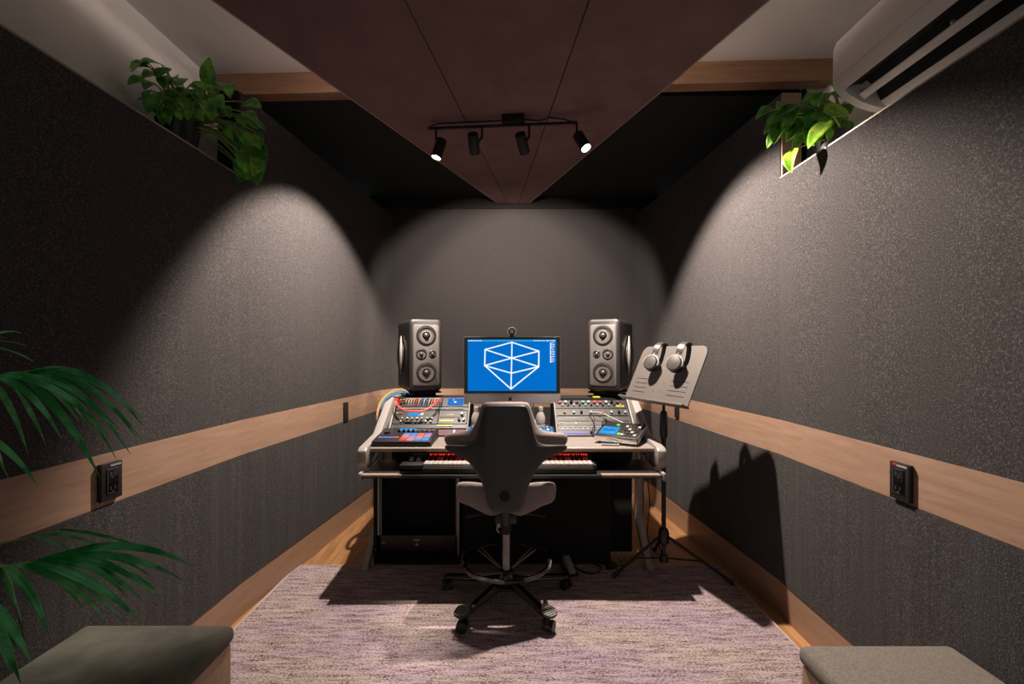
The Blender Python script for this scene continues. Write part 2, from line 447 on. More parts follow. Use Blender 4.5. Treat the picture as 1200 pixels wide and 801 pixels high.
g = G(); g.prism([(ex(*ed[0], nn)+.02, nn*F+.01), (ex(*ed[3], nn)-.02, nn*F+.01), (ed[3][1]-.02, far*F-.01), (ed[0][1]+.02, far*F-.01)], ZC+.0405, ZC+.05, 'z'); obj('light_seal_board', g, VOID, cl, smooth=False)  # unseen board added to stop lamp light leaking through the panel seams
for x in (-.35, .35):
    for y in (1.8, 2.9):
        g = G(); g.cyl((x, y, ZC+.05), (x, y, 2.80 if y < 2.4 else 2.72), .006); obj('hanging_rod', g, MATTEB, cl)

# track light
tl = thing('track_light', 'black four-head track spotlight fixed under the ceiling panel', 'track light', (-.065, 2.655, 2.655))
A = Vector((-.488, 2.69, 2.600)); B = Vector((.372, 2.62, 2.600))
g = G(); d = (B-A).normalized(); ang = math.atan2(d.y, d.x)
M = Matrix.Translation((A+B)/2) @ Matrix.Rotation(ang, 4, 'Z')
L = (B-A).length/2
g.box(-L, L, -.009, .009, -.005, .008, M, .002); obj('track_rail', g, MATTEB, tl)
g = G(); g.box(.0, .13, -.03, .03, .008, .055, M, .003); obj('canopy', g, MATTEB, tl)
wz = lambda px, Y, z=2.649: Vector(((px-600)*Y/F, Y, z))
g = G(); g.tube([wz(503, 2.68, 2.607), wz(512, 2.73), wz(545, 2.715), wz(578, 2.70), wz(598, 2.68, 2.645)], .0045, 6)
g.tube([wz(606, 2.67, 2.645), wz(632, 2.70), wz(645, 2.66), wz(662, 2.68), wz(675, 2.63, 2.607)], .0045, 6); obj('supply_wire', g, BLACK, tl)
heads = [((511, 152), (518, 164), (510.5, 186.5), -.015, 1), ((565, 150), (554, 157), (556.5, 181), .10, 0),
         ((620, 147), (609.5, 157), (615.5, 181), .10, 0), ((676, 144), (677, 158), (688, 175), -.05, 1)]
HEADS = []
for (st, tp, bt, dy, on) in heads:
    t = (st[0]-511)/(676-511)
    u = .00496-.00012*t
    S = P(st[0], st[1], u); T = P(tp[0], tp[1], u); Bm = P(bt[0], bt[1], u+dy/F)
    dr = (Bm-T).normalized(); Bm = T+dr*.115
    hd = G(); g = hd
    q = dr.to_track_quat('Z', 'Y').to_matrix().to_4x4()
    Mh = Matrix.Translation(T) @ q
    g.lathe([(.001, 0), (.029, 0), (.031, .003), (.031, .115), (.027, .115), (.026, .108)], 28, Mh, caps=False)
    ho = obj('spot_head', g, MATTEB, tl)
    g = G(); g.lathe([(.0005, .104), (.0255, .104), (.0255, .107), (.0005, .107)], 24, Mh); obj('lens', g, LAMPON if on else LAMPIN, ho)
    g = G(); top = Vector((S.x, S.y, 2.592)); piv = T+dr*.05
    sx = -1 if st[0] > 690 else 1
    side = Vector((.036 if st[0] in (565, 620) else 0, 0, 0))
    g.tube([top, Vector((top.x, top.y, piv.z+.012 if side.x else T.z-.002))], .0065, 10)
    if side.x: g.tube([Vector((top.x, top.y, piv.z+.012)), Vector((top.x-.01, top.y, piv.z)), piv+Vector((.028, 0, 0))], .008, 10)
    obj('bracket', g, MATTEB, ho)
    HEADS.append((Mh @ Vector((0, 0, .118)), dr, tl))
# ================================================================== studio desk
desk = thing('studio_desk', 'wide pale studio desk with angled side arms, equipment bays and black keyboard tray', 'desk', (0, 2.54, 0))
g = G()
g.prism([(2.545, .748), (2.545, .766), (2.551, .772), (2.865, .772), (2.865, .748)], -.782, .782, 'x')
g.box(-.27, .27, 2.865, 3.34, .748, .772)
obj('worktop', g, TAUPE, desk, smooth=False)
g = G(); g.box(-.782, .782, 2.532, 2.5445, .750, .770, bev=.003); obj('front_edge', g, EDGEWOOD, desk)
arm = [(3.36, 1.00), (3.06, 1.00), (2.755, .812), (2.50, .782), (2.478, .766), (2.474, .70), (2.50, .668), (2.545, .660), (2.60, .69), (2.66, .735), (3.36, .735)]
for s in (-1, 1):
    g = G(); g.prism(arm, min(s*.784, s*.832), max(s*.784, s*.832), 'x', bev=.006)
    obj('side_arm', g, PALEARM, desk, angle=.5)
    # leg: upright then kicked forward
    g = G(); g.prism([(2.98, .735), (2.92, .735), (2.955, .24), (2.70, .0165), (2.77, .0165), (3.02, .22)], *((-.884, -.848) if s < 0 else (.794, .836)), 'x', bev=.004)
    lg_ = obj('leg', g, PALEARM, desk, angle=.5)
    g = G(); g.box(min(s*.79, s*.884), max(s*.79, s*.884), 2.92, 2.98, .712, .734); obj('leg_bracket', g, PALEARM, desk, smooth=False)
    g = G(); g.box(min(s*.765, s*.783), max(s*.765, s*.783), 2.72, 2.74, .652, .748); obj('tray_hanger', g, STEEL, desk)
# bay dividers
VS = Vector((0, .26, .215)); LS = VS.length; SA = math.atan2(.215, .26)
for x in (-.283, .283, -.776, .776):
    g = G(); g.prism([(2.868, .773), (3.125, .988), (3.34, .988), (3.34, .773)], x-.006, x+.006, 'x', bev=.001)
    obj('bay_side', g, VOID, desk)
    g = G(); g.tube([(x, 2.868, .778), (x, 3.122, .991)], .0055, 8); obj('bay_rail', g, PALEARM, desk)
for s in (-1, 1):
    g = G(); g.box(min(s*.27, s*.784), max(s*.27, s*.784), 3.125, 3.36, .965, .985); obj('speaker_shelf', g, VOID, desk, smooth=False)
g = G(); g.box(-.77, .77, 2.955, 2.972, .02, .745); obj('back_panel', g, VOID, desk, smooth=False)
g = G(); g.box(-.80, .80, 2.432, 2.80, .632, .648, bev=.002); tr = obj('keyboard_tray', g, BLACK, desk)
for x0, x1 in ((-.795, -.585), (.475, .785)):
    g = G(); g.box(x0, x1, 2.428, 2.4318, .639, .6492); g.box(x0, x1, 2.428, 2.470, .6485, .6505); obj('lit_tray_edge', g, EDGEWOOD, tr, smooth=False)  # pale strips stand in for the lit ends of the tray edge
for s in (-1, 1):
    g = G(); g.box(min(s*.795, s*.812), max(s*.795, s*.812), 2.425, 2.47, .618, .66, bev=.004); obj('tray_end_clip', g, WHITEP, tr)
    g = G(); g.cyl((s*.79, 2.50, .655), (s*.765, 2.72, .715), .004); obj('slide_rod', g, STEEL, desk)

# ------------------------------------------------------------------ equipment in the sloping bays
def bay(name, label, cat, x0, x1, s0, n, depth=.075, group=None):
    """root at the lower left corner of a sloping front; x across, y up the slope, z out of the front"""
    r = thing(name, label, cat, Vector((x0, 2.872, .778))+VS.normalized()*s0, (SA, 0, 0), group)
    g = G(); g.box(.006, x1-x0-.006, .002, n-.002, -depth, -.003); obj('case', g, BLACK, r, world=False, smooth=False)
    return r
U1 = .0445
def face(r, w, h, mat, name='front_panel', x=0, y=.001, z=0):
    g = G(); g.box(x, x+w, y, y+h, -.003+z, .001+z, bev=.0008, seg=1); return obj(name, g, mat, r, world=False)
def knob(r, x, y, rad, hgt, mat, name='knob', z=.001):
    g = G(); g.lathe([(rad, z), (rad*.92, z+hgt), (rad*.3, z+hgt*1.02)], 14, Matrix.Translation((x, y, 0)))
    g.box(-rad*.12, rad*.12, 0, rad*.9, z+hgt, z+hgt*1.12, Matrix.Translation((x, y, 0)))
    return obj(name, g, mat, r, world=False)
def knob_row(r, xs, y, rad, hgt, mats, name='knob'):
    protos = {}
    for i, x in enumerate(xs):
        m = mats[i % len(mats)]
        if m not in protos:
            g = G(); g.lathe([(rad, .001), (rad*.92, .001+hgt), (rad*.3, .001+hgt*1.02)], 14)
            g.box(-rad*.12, rad*.12, 0, rad*.9, hgt, hgt*1.15)
            o = obj(name, g, m, r, world=False); protos[m] = o
        else:
            o = protos[m].copy(); col.objects.link(o); o.parent = r
        o.location = (x, y, 0)
def plate(r, name, x, y, w, h, mat, z=.0015, t=.003, bev=.0008):
    g = G(); g.box(x, x+w, y, y+h, z-.001, z+t, bev=bev, seg=1); return obj(name, g, mat, r, world=False)

W = .478
XR = .290; XL = -.768
# right bay, bottom to top
r = bay('rack_unit', 'lowest slim rack unit with violet front strips in the right desk bay', 'rack unit', XR, XR+W, 0, U1*.9, group=None)
face(r, W, U1*.88, GREYMET); plate(r, 'violet_strip', .03, .012, .16, .018, PURPLEP); plate(r, 'violet_strip', .23, .012, .17, .018, PURPLEP); knob(r, .205, .02, .008, .01, GLOSSB, 'button')
r = bay('rack_unit', 'flat grey rack unit with etched white legends above the violet-striped unit', 'rack unit', XR, XR+W, U1*.9, U1)
face(r, W, U1*.96, GREYMET); knob_row(r, [.03+.032*i for i in range(13)], .014, .004, .006, [STEEL], 'screw'); plate(r, 'legend_strip', .02, .028, .40, .004, WHITEP)
r = bay('rack_unit', 'brushed steel double-height rack unit beneath the knob mixer in right bay', 'rack unit', XR, XR+W, U1*1.9, U1*1.75)
face(r, W, U1*1.7, RACKFACE); plate(r, 'legend_strip', .05, .055, .10, .004, WHITEP); plate(r, 'legend_strip', .18, .058, .22, .003, WHITEP); plate(r, 'groove', .01, .034, .455, .003, BLACK)
knob_row(r, [.03, .12, .25, .42], .018, .004, .006, [WHITEP, STEEL], 'screw')
r = bay('rack_unit', 'steel rack unit with one row of red, white and black knobs', 'rack unit', XR, XR+W, U1*3.65, U1*1.5)
face(r, W, U1*1.46, RACKFACE)
knob_row(r, [.055, .115, .165, .225, .305, .36, .41, .45], .028, .0085, .014, [REDK, WHITEP, GLOSSB, WHITEP])
plate(r, 'legend_strip', .235, .026, .05, .006, WHITEP); plate(r, 'groove', .01, .005, .455, .004, BLACK)
r = bay('rack_unit', 'topmost black rack unit crowded with red, green, white knobs in right bay', 'rack unit', XR, XR+W, U1*5.2, U1*1.7)
face(r, W, U1*1.66, BLACK)
kk = [REDK, WHITEP, GLOSSB, MAROON, CABLEG, WHITEP, REDK]
knob_row(r, [.03+.0385*i for i in range(11)], .050, .0105, .014, kk)
knob_row(r, [.045+.0385*i for i in range(11)], .024, .006, .012, [WHITEP, GLOSSB])
plate(r, 'yellow_label', .40, .012, .055, .012, YELLOW)
# left bay, bottom to top
r = bay('rack_unit', 'maroon-fronted unit with a green light at the bottom of left desk bay', 'rack unit', XL, XL+W, 0, U1*1.15)
face(r, W, U1*1.1, MAROON); plate(r, 'grey_end', .0, .003, .26, U1, GREYMET); knob(r, .405, .034, .007, .006, TEALLED, 'lamp'); knob(r, .405, .014, .006, .008, WHITEP)
r = bay('rack_unit', 'thin dark rack shelf edge in left bay above the maroon unit', 'rack unit', XL, XL+W, U1*1.2, U1*.9)
face(r, W, U1*.85, BLACK); plate(r, 'lower_trim', .0, .004, W, .004, GREYMET); plate(r, 'yellow_legend', .29, .020, .10, .010, YELLOW)
r = bay('drum_synthesizer', 'black synthesizer with small blue display and rows of pale knobs in left bay', 'synthesizer', XL, XL+.29, U1*2.15, U1*2.6)
face(r, .288, U1*2.55, BLACK)
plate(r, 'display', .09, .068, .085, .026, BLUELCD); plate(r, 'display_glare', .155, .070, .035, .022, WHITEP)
knob_row(r, [.06+.032*i for i in range(7)], .042, .007, .012, [WHITEP, STEEL]); knob_row(r, [.055+.032*i for i in range(7)], .016, .007, .012, [WHITEP, WHITEP, STEEL])
knob_row(r, [.02, .04], .085, .006, .01, [STEEL, REDK])
r = bay('rack_module', 'small dark grey box module with faint legend beside the black synthesizer', 'audio module', XL+.292, XL+.292+.186, U1*2.15, U1*2.6)
face(r, .184, U1*2.55, BLACK); plate(r, 'lid', .005, .055, .13, .045, GREYMET); plate(r, 'legend', .045, .075, .05, .006, STEEL); plate(r, 'yellow_button_bank', .01, .018, .09, .014, YELLOW)
knob_row(r, [.135, .165], .03, .009, .014, [GLOSSB, WHITEP]); knob_row(r, [.15], .075, .010, .02, [WHITEP])
r = bay('rack_rail', 'long bright steel bar across the left bay below the patch cables', 'rack rail', XL, XL+W, U1*4.8, .028)
face(r, W, .026, RACKFACE); plate(r, 'ridge', .02, .010, .43, .006, WHITEP, t=.006)
r = bay('patch_module_rack', 'dark modular rack with jack sockets and coloured patch cables plugged in', 'modular synthesizer', XL, XL+.30, U1*5.5, U1*1.95)
face(r, .298, U1*1.9, GREYMET)
cols = [CABLEO, CABLEW, CABLEW, CABLEO, CABLER, CABLEW, CABLEB, CABLEW, CABLEB, CABLEW]
for i in range(13):
    x = .075+.017*i
    g = G(); g.cyl((x, .062, .001), (x-.003, .058, .022), .0045); obj('jack_plug', g, STEEL, r, world=False)
    g = G(); g.tube([(x-.003, .058, .02), (x-.006, .045, .032), (x-.010, .025, .026), (x-.013, .012, .012), (x-.014, .008, .002)], .0032, 8)
    obj('short_patch_cable', g, cols[i % 10], r, world=False)
knob_row(r, [.02, .04, .06], .06, .006, .01, [STEEL]); knob_row(r, [.03, .05], .03, .006, .01, [GLOSSB])
r = bay('touch_screen_module', 'slim module with bright blue screen at top right of left bay', 'display module', XL+.302, XL+W, U1*5.5, U1*1.95)
face(r, .174, U1*1.9, GREYMET); sc_ = plate(r, 'blue_screen', .035, .012, .105, .064, SCREEN); plate(r, 'screen_icon', .078, .036, .016, .010, LINEW, z=.005, t=.001); plate(r, 'screen_icon', .070, .056, .006, .008, LINEW, z=.005, t=.001)

# big looping patch cables (red loop, rainbow bundle)
def slope_pt(x, s, n): return Vector((x, 2.872, .778))+VS.normalized()*s+Vector((0, -.215, .26)).normalized()*n
def catmull(pts, k=6):
    pts = [Vector(p) for p in pts]; out = []
    for i in range(len(pts)-1):
        p0 = pts[max(i-1, 0)]; p1 = pts[i]; p2 = pts[i+1]; p3 = pts[min(i+2, len(pts)-1)]
        for j in range(k):
            t = j/k
            out.append(.5*((2*p1)+(p2-p0)*t+(2*p0-5*p1+4*p2-p3)*t*t+(3*p1-p0-3*p2+p3)*t**3))
    out.append(pts[-1]); return out
for q, (dx, lab) in enumerate(((0, 'outer red patch cable drooping in a loop across the left bay'), (.012, 'inner red patch cable drooping inside the outer red loop'))):
    g = G(); g.tube(catmull([slope_pt(-.745+dx, U1*6.1, .012), slope_pt(-.765+dx, U1*5.9, .06), slope_pt(-.755+dx, U1*4.6, .075), slope_pt(-.70+dx*.6, U1*3.5, .07), slope_pt(-.62, U1*(3.0+q*.28), .07),
                             slope_pt(-.55-dx*.5, U1*3.4, .07), slope_pt(-.50-dx, U1*4.5, .07), slope_pt(-.472-dx, U1*5.8, .055), slope_pt(-.468-dx, U1*6.6, .02)]), .0038, 8)
    tag(obj('patch_cable', g, CABLER), lab, 'cable')
for q, (m, c) in enumerate(((CABLEO, 'orange'), (CABLEG, 'green'), (CABLEB, 'blue'))):
    o = .011*q
    g = G(); g.tube(catmull([(-.70+o, 3.16, 1.008), (-.74+o, 3.12, 1.045-o), (-.80+o*.4, 3.07, 1.035-o), (-.842-.004+o*.1, 2.98, .98-o), (-.850+.001*q, 2.90, .90-o), (-.850, 2.93, .80-o), (-.850, 3.05, .74)]), .0052, 8)
    tag(obj('patch_cable', g, m), c+' cable of the bundle arching over the desk left arm', 'cable')

# ------------------------------------------------------------------ things on the worktop
ZT = .772
# pad controller
pc = thing('pad_controller', 'black drum pad controller with glowing coloured pads on desk left', 'pad controller', (-.617, 2.70, ZT))
g = G(); g.prism([(2.562, ZT+.001), (2.558, ZT+.030), (2.836, ZT+.060), (2.845, ZT+.001)], -.782, -.452, 'x', bev=.003); obj('body', g, BLACK, pc)
ps = math.atan2(.030, .278); TM = Matrix.Translation((-.782, 2.558, ZT+.030)) @ Matrix.Rotation(ps, 4, 'X')
padc = [[REDP, PINKP, BLUEP, BLUEP], [ORANGEP, PINKP, PINKP, BLUEP], [PINKP, BLUEP, ORANGEP, PINKP], [BLUEP, BLUEP, ORANGEP, LILACP]]
for i in range(4):
    for j in range(4):
        g = G(); g.box(.150+.042*i, .188+.042*i, .010+.036*j, .043+.036*j, 0, .006, TM, .002); obj('drum_pad', g, padc[j][i], pc)
for i in range(8):
    g = G(); g.box(.098+.028*i, .122+.028*i, .212, .226, 0, .004, TM, .001); obj('button', g, [BLUEP, BLUELCD, WHITEP, BLUEP, WHITEP, WHITEP, PINKP, WHITEP][i], pc)
    g = G(); g.lathe([(.009, 0), (.008, .014), (.003, .015)], 14, TM @ Matrix.Translation((.110+.028*i, .188, 0))); obj('knob', g, GLOSSB if i < 4 else STEEL, pc)
    g = G(); g.box(.098+.028*i, .122+.028*i, .240, .258, 0, .003, TM, .001); obj('button', g, BLUELCD if i < 4 else GREYMET, pc)
for i, m in enumerate((LILACP, BLUEP, LILACP, ORANGEP)):
    g = G(); g.box(.018+.030*i, .045+.030*i, .070, .086, 0, .004, TM, .001); obj('button', g, m, pc)
for i in range(4):
    g = G(); g.box(.018+.030*i, .045+.030*i, .10, .112, 0, .004, TM, .001); obj('button', g, GREYMET, pc)
g = G(); g.lathe([(.018, 0), (.017, .012), (.004, .014)], 24, TM @ Matrix.Translation((.045, .165, 0))); obj('dial', g, GREYMET, pc)

# key deck controllers
def keydeck(cx, label):
    r = thing('button_deck', label, 'button controller', (cx, 2.875, ZT), (math.radians(22), 0, 0))
    g = G(); g.box(-.062, .062, 0, .085, 0, .022, bev=.004); obj('body', g, BLACK, r, world=False)
    for i in range(5):
        for j in range(3):
            g = G(); g.box(-.055+.0226*i, -.038+.0226*i, .014+.024*j, .030+.024*j, .0215, .025, bev=.002); obj('lit_button', g, [BLUELCD, LINEW, BLUELCD][j] if i % 2 else BLUELCD, r, world=False)
    return r
keydeck(.205, 'small deck of glowing blue buttons to the right of the chair back')
keydeck(-.222, 'small deck of glowing blue buttons to the left of the chair back')
for x, lab in ((.185, 'milky clear bottle standing behind the right button deck'), (-.232, 'milky clear bottle standing behind the left button deck')):
    r = thing('plastic_bottle', lab, 'bottle', (x, 2.985, ZT))
    M = Matrix.Translation((x, 2.985, ZT))
    g = G(); g.lathe([(.028, 0), (.031, .004), (.031, .055), (.029, .060), (.031, .065), (.031, .10), (.024, .125), (.015, .140), (.013, .150)], 24, M); obj('bottle_body', g, CLEAR, r)
    g = G(); g.lathe([(.016, .149), (.016, .170), (.014, .172)], 20, M); obj('cap', g, WHITEP, r)
# cables behind the monitor foot
for i, (x0, x1, m, lab) in enumerate(((.145, .235, CABLEW, 'pale cable curling from the monitor foot to the right bay'), (.125, .155, BLACK, 'black cable hanging behind the right clear bottle'),
                                 (-.15, -.20, BLACK, 'black cable lying behind the left clear bottle'))):
    g = G(); g.tube(catmull([(x0, 3.16, .95), (x0+.01, 3.13, .86), (x0+.02, 3.10, ZT+.012), ((x0+x1)/2, 3.06, ZT+.006), (x1, 3.08, ZT+.03 if i == 0 else ZT+.006), (x1+.01, 3.12, ZT+.005)]), .0035, 8)
    tag(obj('cable', g, m), lab, 'cable')
# tabletop sampler (lcd + chrome buttons)
sm = thing('tabletop_sampler', 'chrome-sided tabletop sampler with blue display and chrome buttons on desk right', 'sampler', (.655, 2.70, ZT), (math.radians(13), 0, math.radians(-33)))
sm.rotation_mode = 'XYZ'
sm.matrix_basis = Matrix.Translation((.640, 2.71, ZT+.026)) @ Matrix.Rotation(math.radians(-30), 4, 'Z') @ Matrix.Rotation(math.radians(14), 4, 'X')
g = G(); g.box(-.125, .125, -.105, .115, .012, .047, bev=.005); obj('body', g, BLACK, sm, world=False)
g = G(); g.box(-.123, .123, -.1085, -.1045, .014, .045, bev=.001); obj('front_panel', g, CHROME, sm, world=False)
g = G(); g.box(.1245, .128, -.10, .11, .014, .045, bev=.001); obj('side_panel', g, STEEL, sm, world=False)
g = G(); g.box(-.108, -.008, -.075, .030, .0468, .050, bev=.001); obj('display', g, BLUELCD, sm, world=False)
g = G()
for dx, hh in ((0, .03), (.018, .02), (.036, .03), (.054, .024)): g.box(-.092+dx, -.080+dx, -.035, -.035+hh, .0501, .0507)
obj('display_digits', g, SCREEN, sm, world=False)
for i in range(4):
    for j in range(4):
        g = G(); g.box(.022+.024*i, .040+.024*i, -.085+.040*j, -.060+.040*j, .0465, .054, bev=.003); obj('chrome_button', g, CHROME if (i+j) % 3 else WHITEP, sm, world=False)
g = G(); g.box(.000, .016, -.070, -.050, .0465, .051, bev=.002); g.box(-.04, -.022, .060, .074, .0465, .051, bev=.002); obj('green_button', g, GREENLED, sm, world=False)
for x in (-.1, .1):
    g = G(); g.cyl((x, -.09, .0), (x, -.09, .012), .008); obj('foot', g, BLACK, sm, world=False)
for s in (-1, 1):
    g = G(); g.tube([(s*.118, .10, .045), (s*.118, .10, .066), (s*.118, .03, .066), (s*.118, .03, .045)], .004, 8); obj('handle', g, BLACK, sm, world=False)
for k, (x0, x1) in enumerate(((.030, .055),)):
    g = G()
    for x in (-.1, 0, .1): g.cyl((x+.0, .10, -.048), (x, .10, .012), .007)
    obj('rear_foot', g, BLACK, sm, world=False)
r = thing('key_remote', 'thin pale remote with dark keys lying in front of the sampler', 'remote', (.555, 2.60, ZT), (0, 0, math.radians(-8)))
g = G(); g.box(-.048, .048, -.018, .018, .001, .010, bev=.003); obj('body', g, WHITEP, r, world=False)
for i in range(6):
    g = G(); g.box(-.042+.014*i, -.032+.014*i, -.010, .010, .0095, .012, bev=.001); obj('key', g, GREYMET, r, world=False)
g = G(); g.tube(catmull([(.50, 3.0, .885), (.515, 2.96, .90), (.52, 2.90, .86), (.50, 2.86, .80), (.53, 2.80, ZT+.008), (.57, 2.775, ZT+.006)]), .003, 8)
tag(obj('cable', g, BLACK), 'thin black cable running from right bay down behind the sampler', 'cable')
g = G(); g.tube(catmull([(.53, 3.01, .905), (.58, 2.975, .905), (.66, 2.93, .87), (.72, 2.90, .845)]), .003, 8)
tag(obj('cable', g, CABLEW), 'pale thin cable strung across the right bay above the sampler', 'cable')

# ------------------------------------------------------------------ keyboard on the tray
ZK = .6515
kb = thing('midi_keyboard', 'black piano keyboard with red key lights on the pull-out tray', 'keyboard', (-.07, 2.60, ZK))
KX0, KX1 = -.600, .452
g = G(); g.box(KX0, KX1, 2.452, 2.735, ZK, ZK+.028, bev=.003)
g.prism([(2.735, ZK+.01), (2.735, ZK+.066), (2.720, ZK+.070), (2.632, ZK+.056), (2.628, ZK+.01)], KX0+.004, KX1-.004, 'x', bev=.002)
g.box(KX0, KX0+.125, 2.452, 2.70, ZK+.01, ZK+.046, bev=.003); g.box(KX1-.018, KX1, 2.452, 2.70, ZK+.01, ZK+.046, bev=.003)
obj('case', g, BLACK, kb)
kw = .0252; x0 = KX0+.127
wk = None; bk = None
for i in range(36):
    xx = x0+kw*i
    if wk is None:
        g = G(); g.box(0, kw-.0014, 2.458, 2.625, ZK+.030, ZK+.052, bev=.0015); g.bm.transform(Matrix.Translation((-kb.location.x*0, 0, 0)))
        wk = obj('white_key', g, KEYW, kb, world=False); o = wk; off = Vector((-kb.location.x, -kb.location.y, -kb.location.z))
    else:
        o = wk.copy(); col.objects.link(o); o.parent = kb
    o.location = off+Vector((xx, 0, 0))
    if i % 7 in (0, 1, 3, 4, 5) and i < 35:
        if bk is None:
            g = G(); g.prism([(2.525, ZK+.050), (2.535, ZK+.064), (2.624, ZK+.066), (2.624, ZK+.050)], -.0065, .0065, 'x', bev=.0015)
            bk = obj('black_key', g, GLOSSB, kb, world=False); o = bk
        else:
            o = bk.copy(); col.objects.link(o); o.parent = kb
        o.location = off+Vector((xx+kw, 0, 0))
rl = None
for i in range(61):
    if rl is None:
        g = G(); g.box(-.0042, .0042, 2.636, 2.648, ZK+.0565, ZK+.064, bev=.001); rl = obj('key_light', g, REDLED, kb, world=False); o = rl
    else:
        o = rl.copy(); col.objects.link(o); o.parent = kb
    o.location = off+Vector((x0+kw*36*(i+.5)/61, 0, 0))
for k in range(2):
    g = G(); g.cyl((KX0+.035+.04*k, 2.56, ZK+.044), (KX0+.055+.04*k, 2.56, ZK+.044), .022, n=24); obj('wheel', g, SILVER, kb)
for i in range(4):
    g = G(); g.box(KX0+.03+.022*i, KX0+.046+.022*i, 2.64, 2.655, ZK+.058, ZK+.064, bev=.001); obj('button', g, SILVER, kb)
# ================================================================== all-in-one computer
ym = 3.08; um = ym/F
def PM(px, py, y): u = y/F; return Vector(((px-600)*u, y, EYE-(py-HZ)*u))
im = thing('desktop_computer', 'all-in-one computer with blue screen showing a white outlined gem', 'computer', (.0, 3.15, ZT))
tl_ = PM(543.6, 394.5, ym); br_ = PM(656.6, 473, ym)
X0, X1, ZB_, ZT_ = tl_.x, br_.x, br_.z, tl_.z
zch = PM(600, 460.3, ym).z
def rrect(x0, x1, z0, z1, r, n=5):
    p = []
    for cx, cz, a in ((x1-r, z1-r, 0), (x0+r, z1-r, 90), (x0+r, z0+r, 180), (x1-r, z0+r, 270)):
        for k in range(n+1):
            t = math.radians(a+90*k/n); p.append((cx+r*math.cos(t), cz+r*math.sin(t)))
    return p
g = G(); g.prism(rrect(X0, X1, ZB_, ZT_, .010), ym, ym+.022, 'y', bev=.001)
rr0 = [Vector((x, ym+.022, z)) for x, z in rrect(X0+.012, X1-.012, ZB_+.012, ZT_-.012, .02)]
rr1 = [Vector((x*.6+(X0+X1)*.2, ym+.05, z*.6+(ZB_+ZT_)*.2)) for x, z in rrect(X0, X1, ZB_, ZT_, .02)]
g.loft([rr0, rr1]); obj('casing', g, ALU, im)
g = G(); g.prism(rrect(X0+.001, X1-.001, zch, ZT_-.001, .009), ym-.002, ym, 'y'); obj('black_bezel', g, GLOSSB, im, smooth=False)
s0 = PM(548.3, 398.6, ym); s1 = PM(651.8, 457.8, ym)
g = G(); g.box(s0.x, s1.x, ym-.0032, ym-.0018, s1.z, s0.z); scr = obj('screen', g, SCREEN, im, smooth=False)
# gem outline on the screen; zoom pixels (540+x/8.01, 375+y/8.01)
def Z(x, y, d=.0045): return PM(540+x/8.008, 375+y/8.01, ym-d)
v = {'t': (480, 207), 'tl': (228, 275), 'tr': (733, 290), 'ml': (224, 425), 'mr': (731, 436), 'c': (478, 355), 'b2': (475, 497), 'bt': (471, 645)}
g = G()
for a, b in (('t', 'tl'), ('t', 'tr'), ('tl', 'ml'), ('tr', 'mr'), ('tl', 'c'), ('tr', 'c'), ('ml', 'c'), ('mr', 'c'), ('ml', 'b2'), ('mr', 'b2'), ('ml', 'bt'), ('mr', 'bt'), ('t', 'c'), ('c', 'bt')):
    p = Z(*v[a]); q = Z(*v[b]); d = (q-p); n = Vector((-d.z, 0, d.x)).normalized()*.0042; e = d.normalized()*.003
    f = [(w.x, w.z) for w in (p-e+n, p-e-n, q+e-n, q+e+n)]
    g.prism(f, ym-.0042, ym-.0036, 'y')
obj('gem_drawing', g, LINEW, scr, smooth=False)
g = G()
p = Z(66, 183); q = Z(892, 199); g.box(p.x, q.x, ym-.0036, ym-.0033, q.z, p.z+.0)
obj('menu_bar', g, BLUELCD, scr, smooth=False)
g = G()
for (a, b) in [(68, 82), (90, 112), (118, 130), (136, 150), (156, 172), (178, 196), (682, 700), (706, 716), (722, 738), (745, 760), (770, 786), (800, 830), (840, 852), (858, 884)]:
    p = Z(a, 189); q = Z(b, 195); g.box(p.x, q.x, ym-.0040, ym-.0037, q.z, p.z)
random.seed(3)
for i in range(12):
    y0 = 210+i*16
    for a, b in ((838, 852), (858, 872+random.randint(0, 12))):
        if i in (4, 7): b -= 4
        p = Z(a, y0); q = Z(b, y0+(11 if a == 838 else 5)); g.box(p.x, q.x, ym-.0040, ym-.0034, q.z, p.z)
obj('desktop_icons', g, LINEW, scr, smooth=False)
# apple mark on the chin
g = G(); c = PM(598.3, 467.4, ym)
pts = []
for k in range(28):
    t = 2*PI*k/28; rr = .0125*(1+.06*math.cos(2*t)); x = rr*math.cos(t)*.92; z = rr*math.sin(t)
    if x > .0075: x = .0075-(.0045*max(0, 1-abs(z-.002)/.007))
    if abs(x) < .005 and z > 0: z -= .0025*(1-abs(x)/.005)
    if abs(x) < .004 and z < 0: z += .0018*(1-abs(x)/.004)
    pts.append((c.x+x, c.z+z))
g.prism(pts, ym-.0012, ym+.0005, 'y')
g.prism([(c.x+.0005, c.z+.0125), (c.x+.0015, c.z+.017), (c.x+.005, c.z+.0195), (c.x+.0045, c.z+.015)], ym-.0012, ym+.0005, 'y')
obj('apple_mark', g, GLOSSB, im, smooth=False)
g = G(); xc = (X0+X1)/2
g.prism([(ym+.06, ZT+.102), (ym+.05, ZB_+.18), (ym+.042, ZB_+.18), (ym+.046, ZT+.11), (ym-.02, ZT+.108), (ym-.02, ZT+.102)], xc-.10, xc+.10, 'x'); obj('stand', g, ALU, im)
r = thing('monitor_riser', 'low wooden riser under the computer stand behind the chair back', 'monitor riser', (xc, 3.12, ZT))
g = G(); g.box(xc-.13, xc+.13, 3.04, 3.24, ZT+.085, ZT+.1005, bev=.002); obj('riser_top', g, TAUPE, r)
for s in (-1, 1):
    g = G(); g.box(xc+s*.12-.008, xc+s*.12+.008, 3.045, 3.235, ZT+.0005, ZT+.085); obj('riser_leg', g, TAUPE, r)
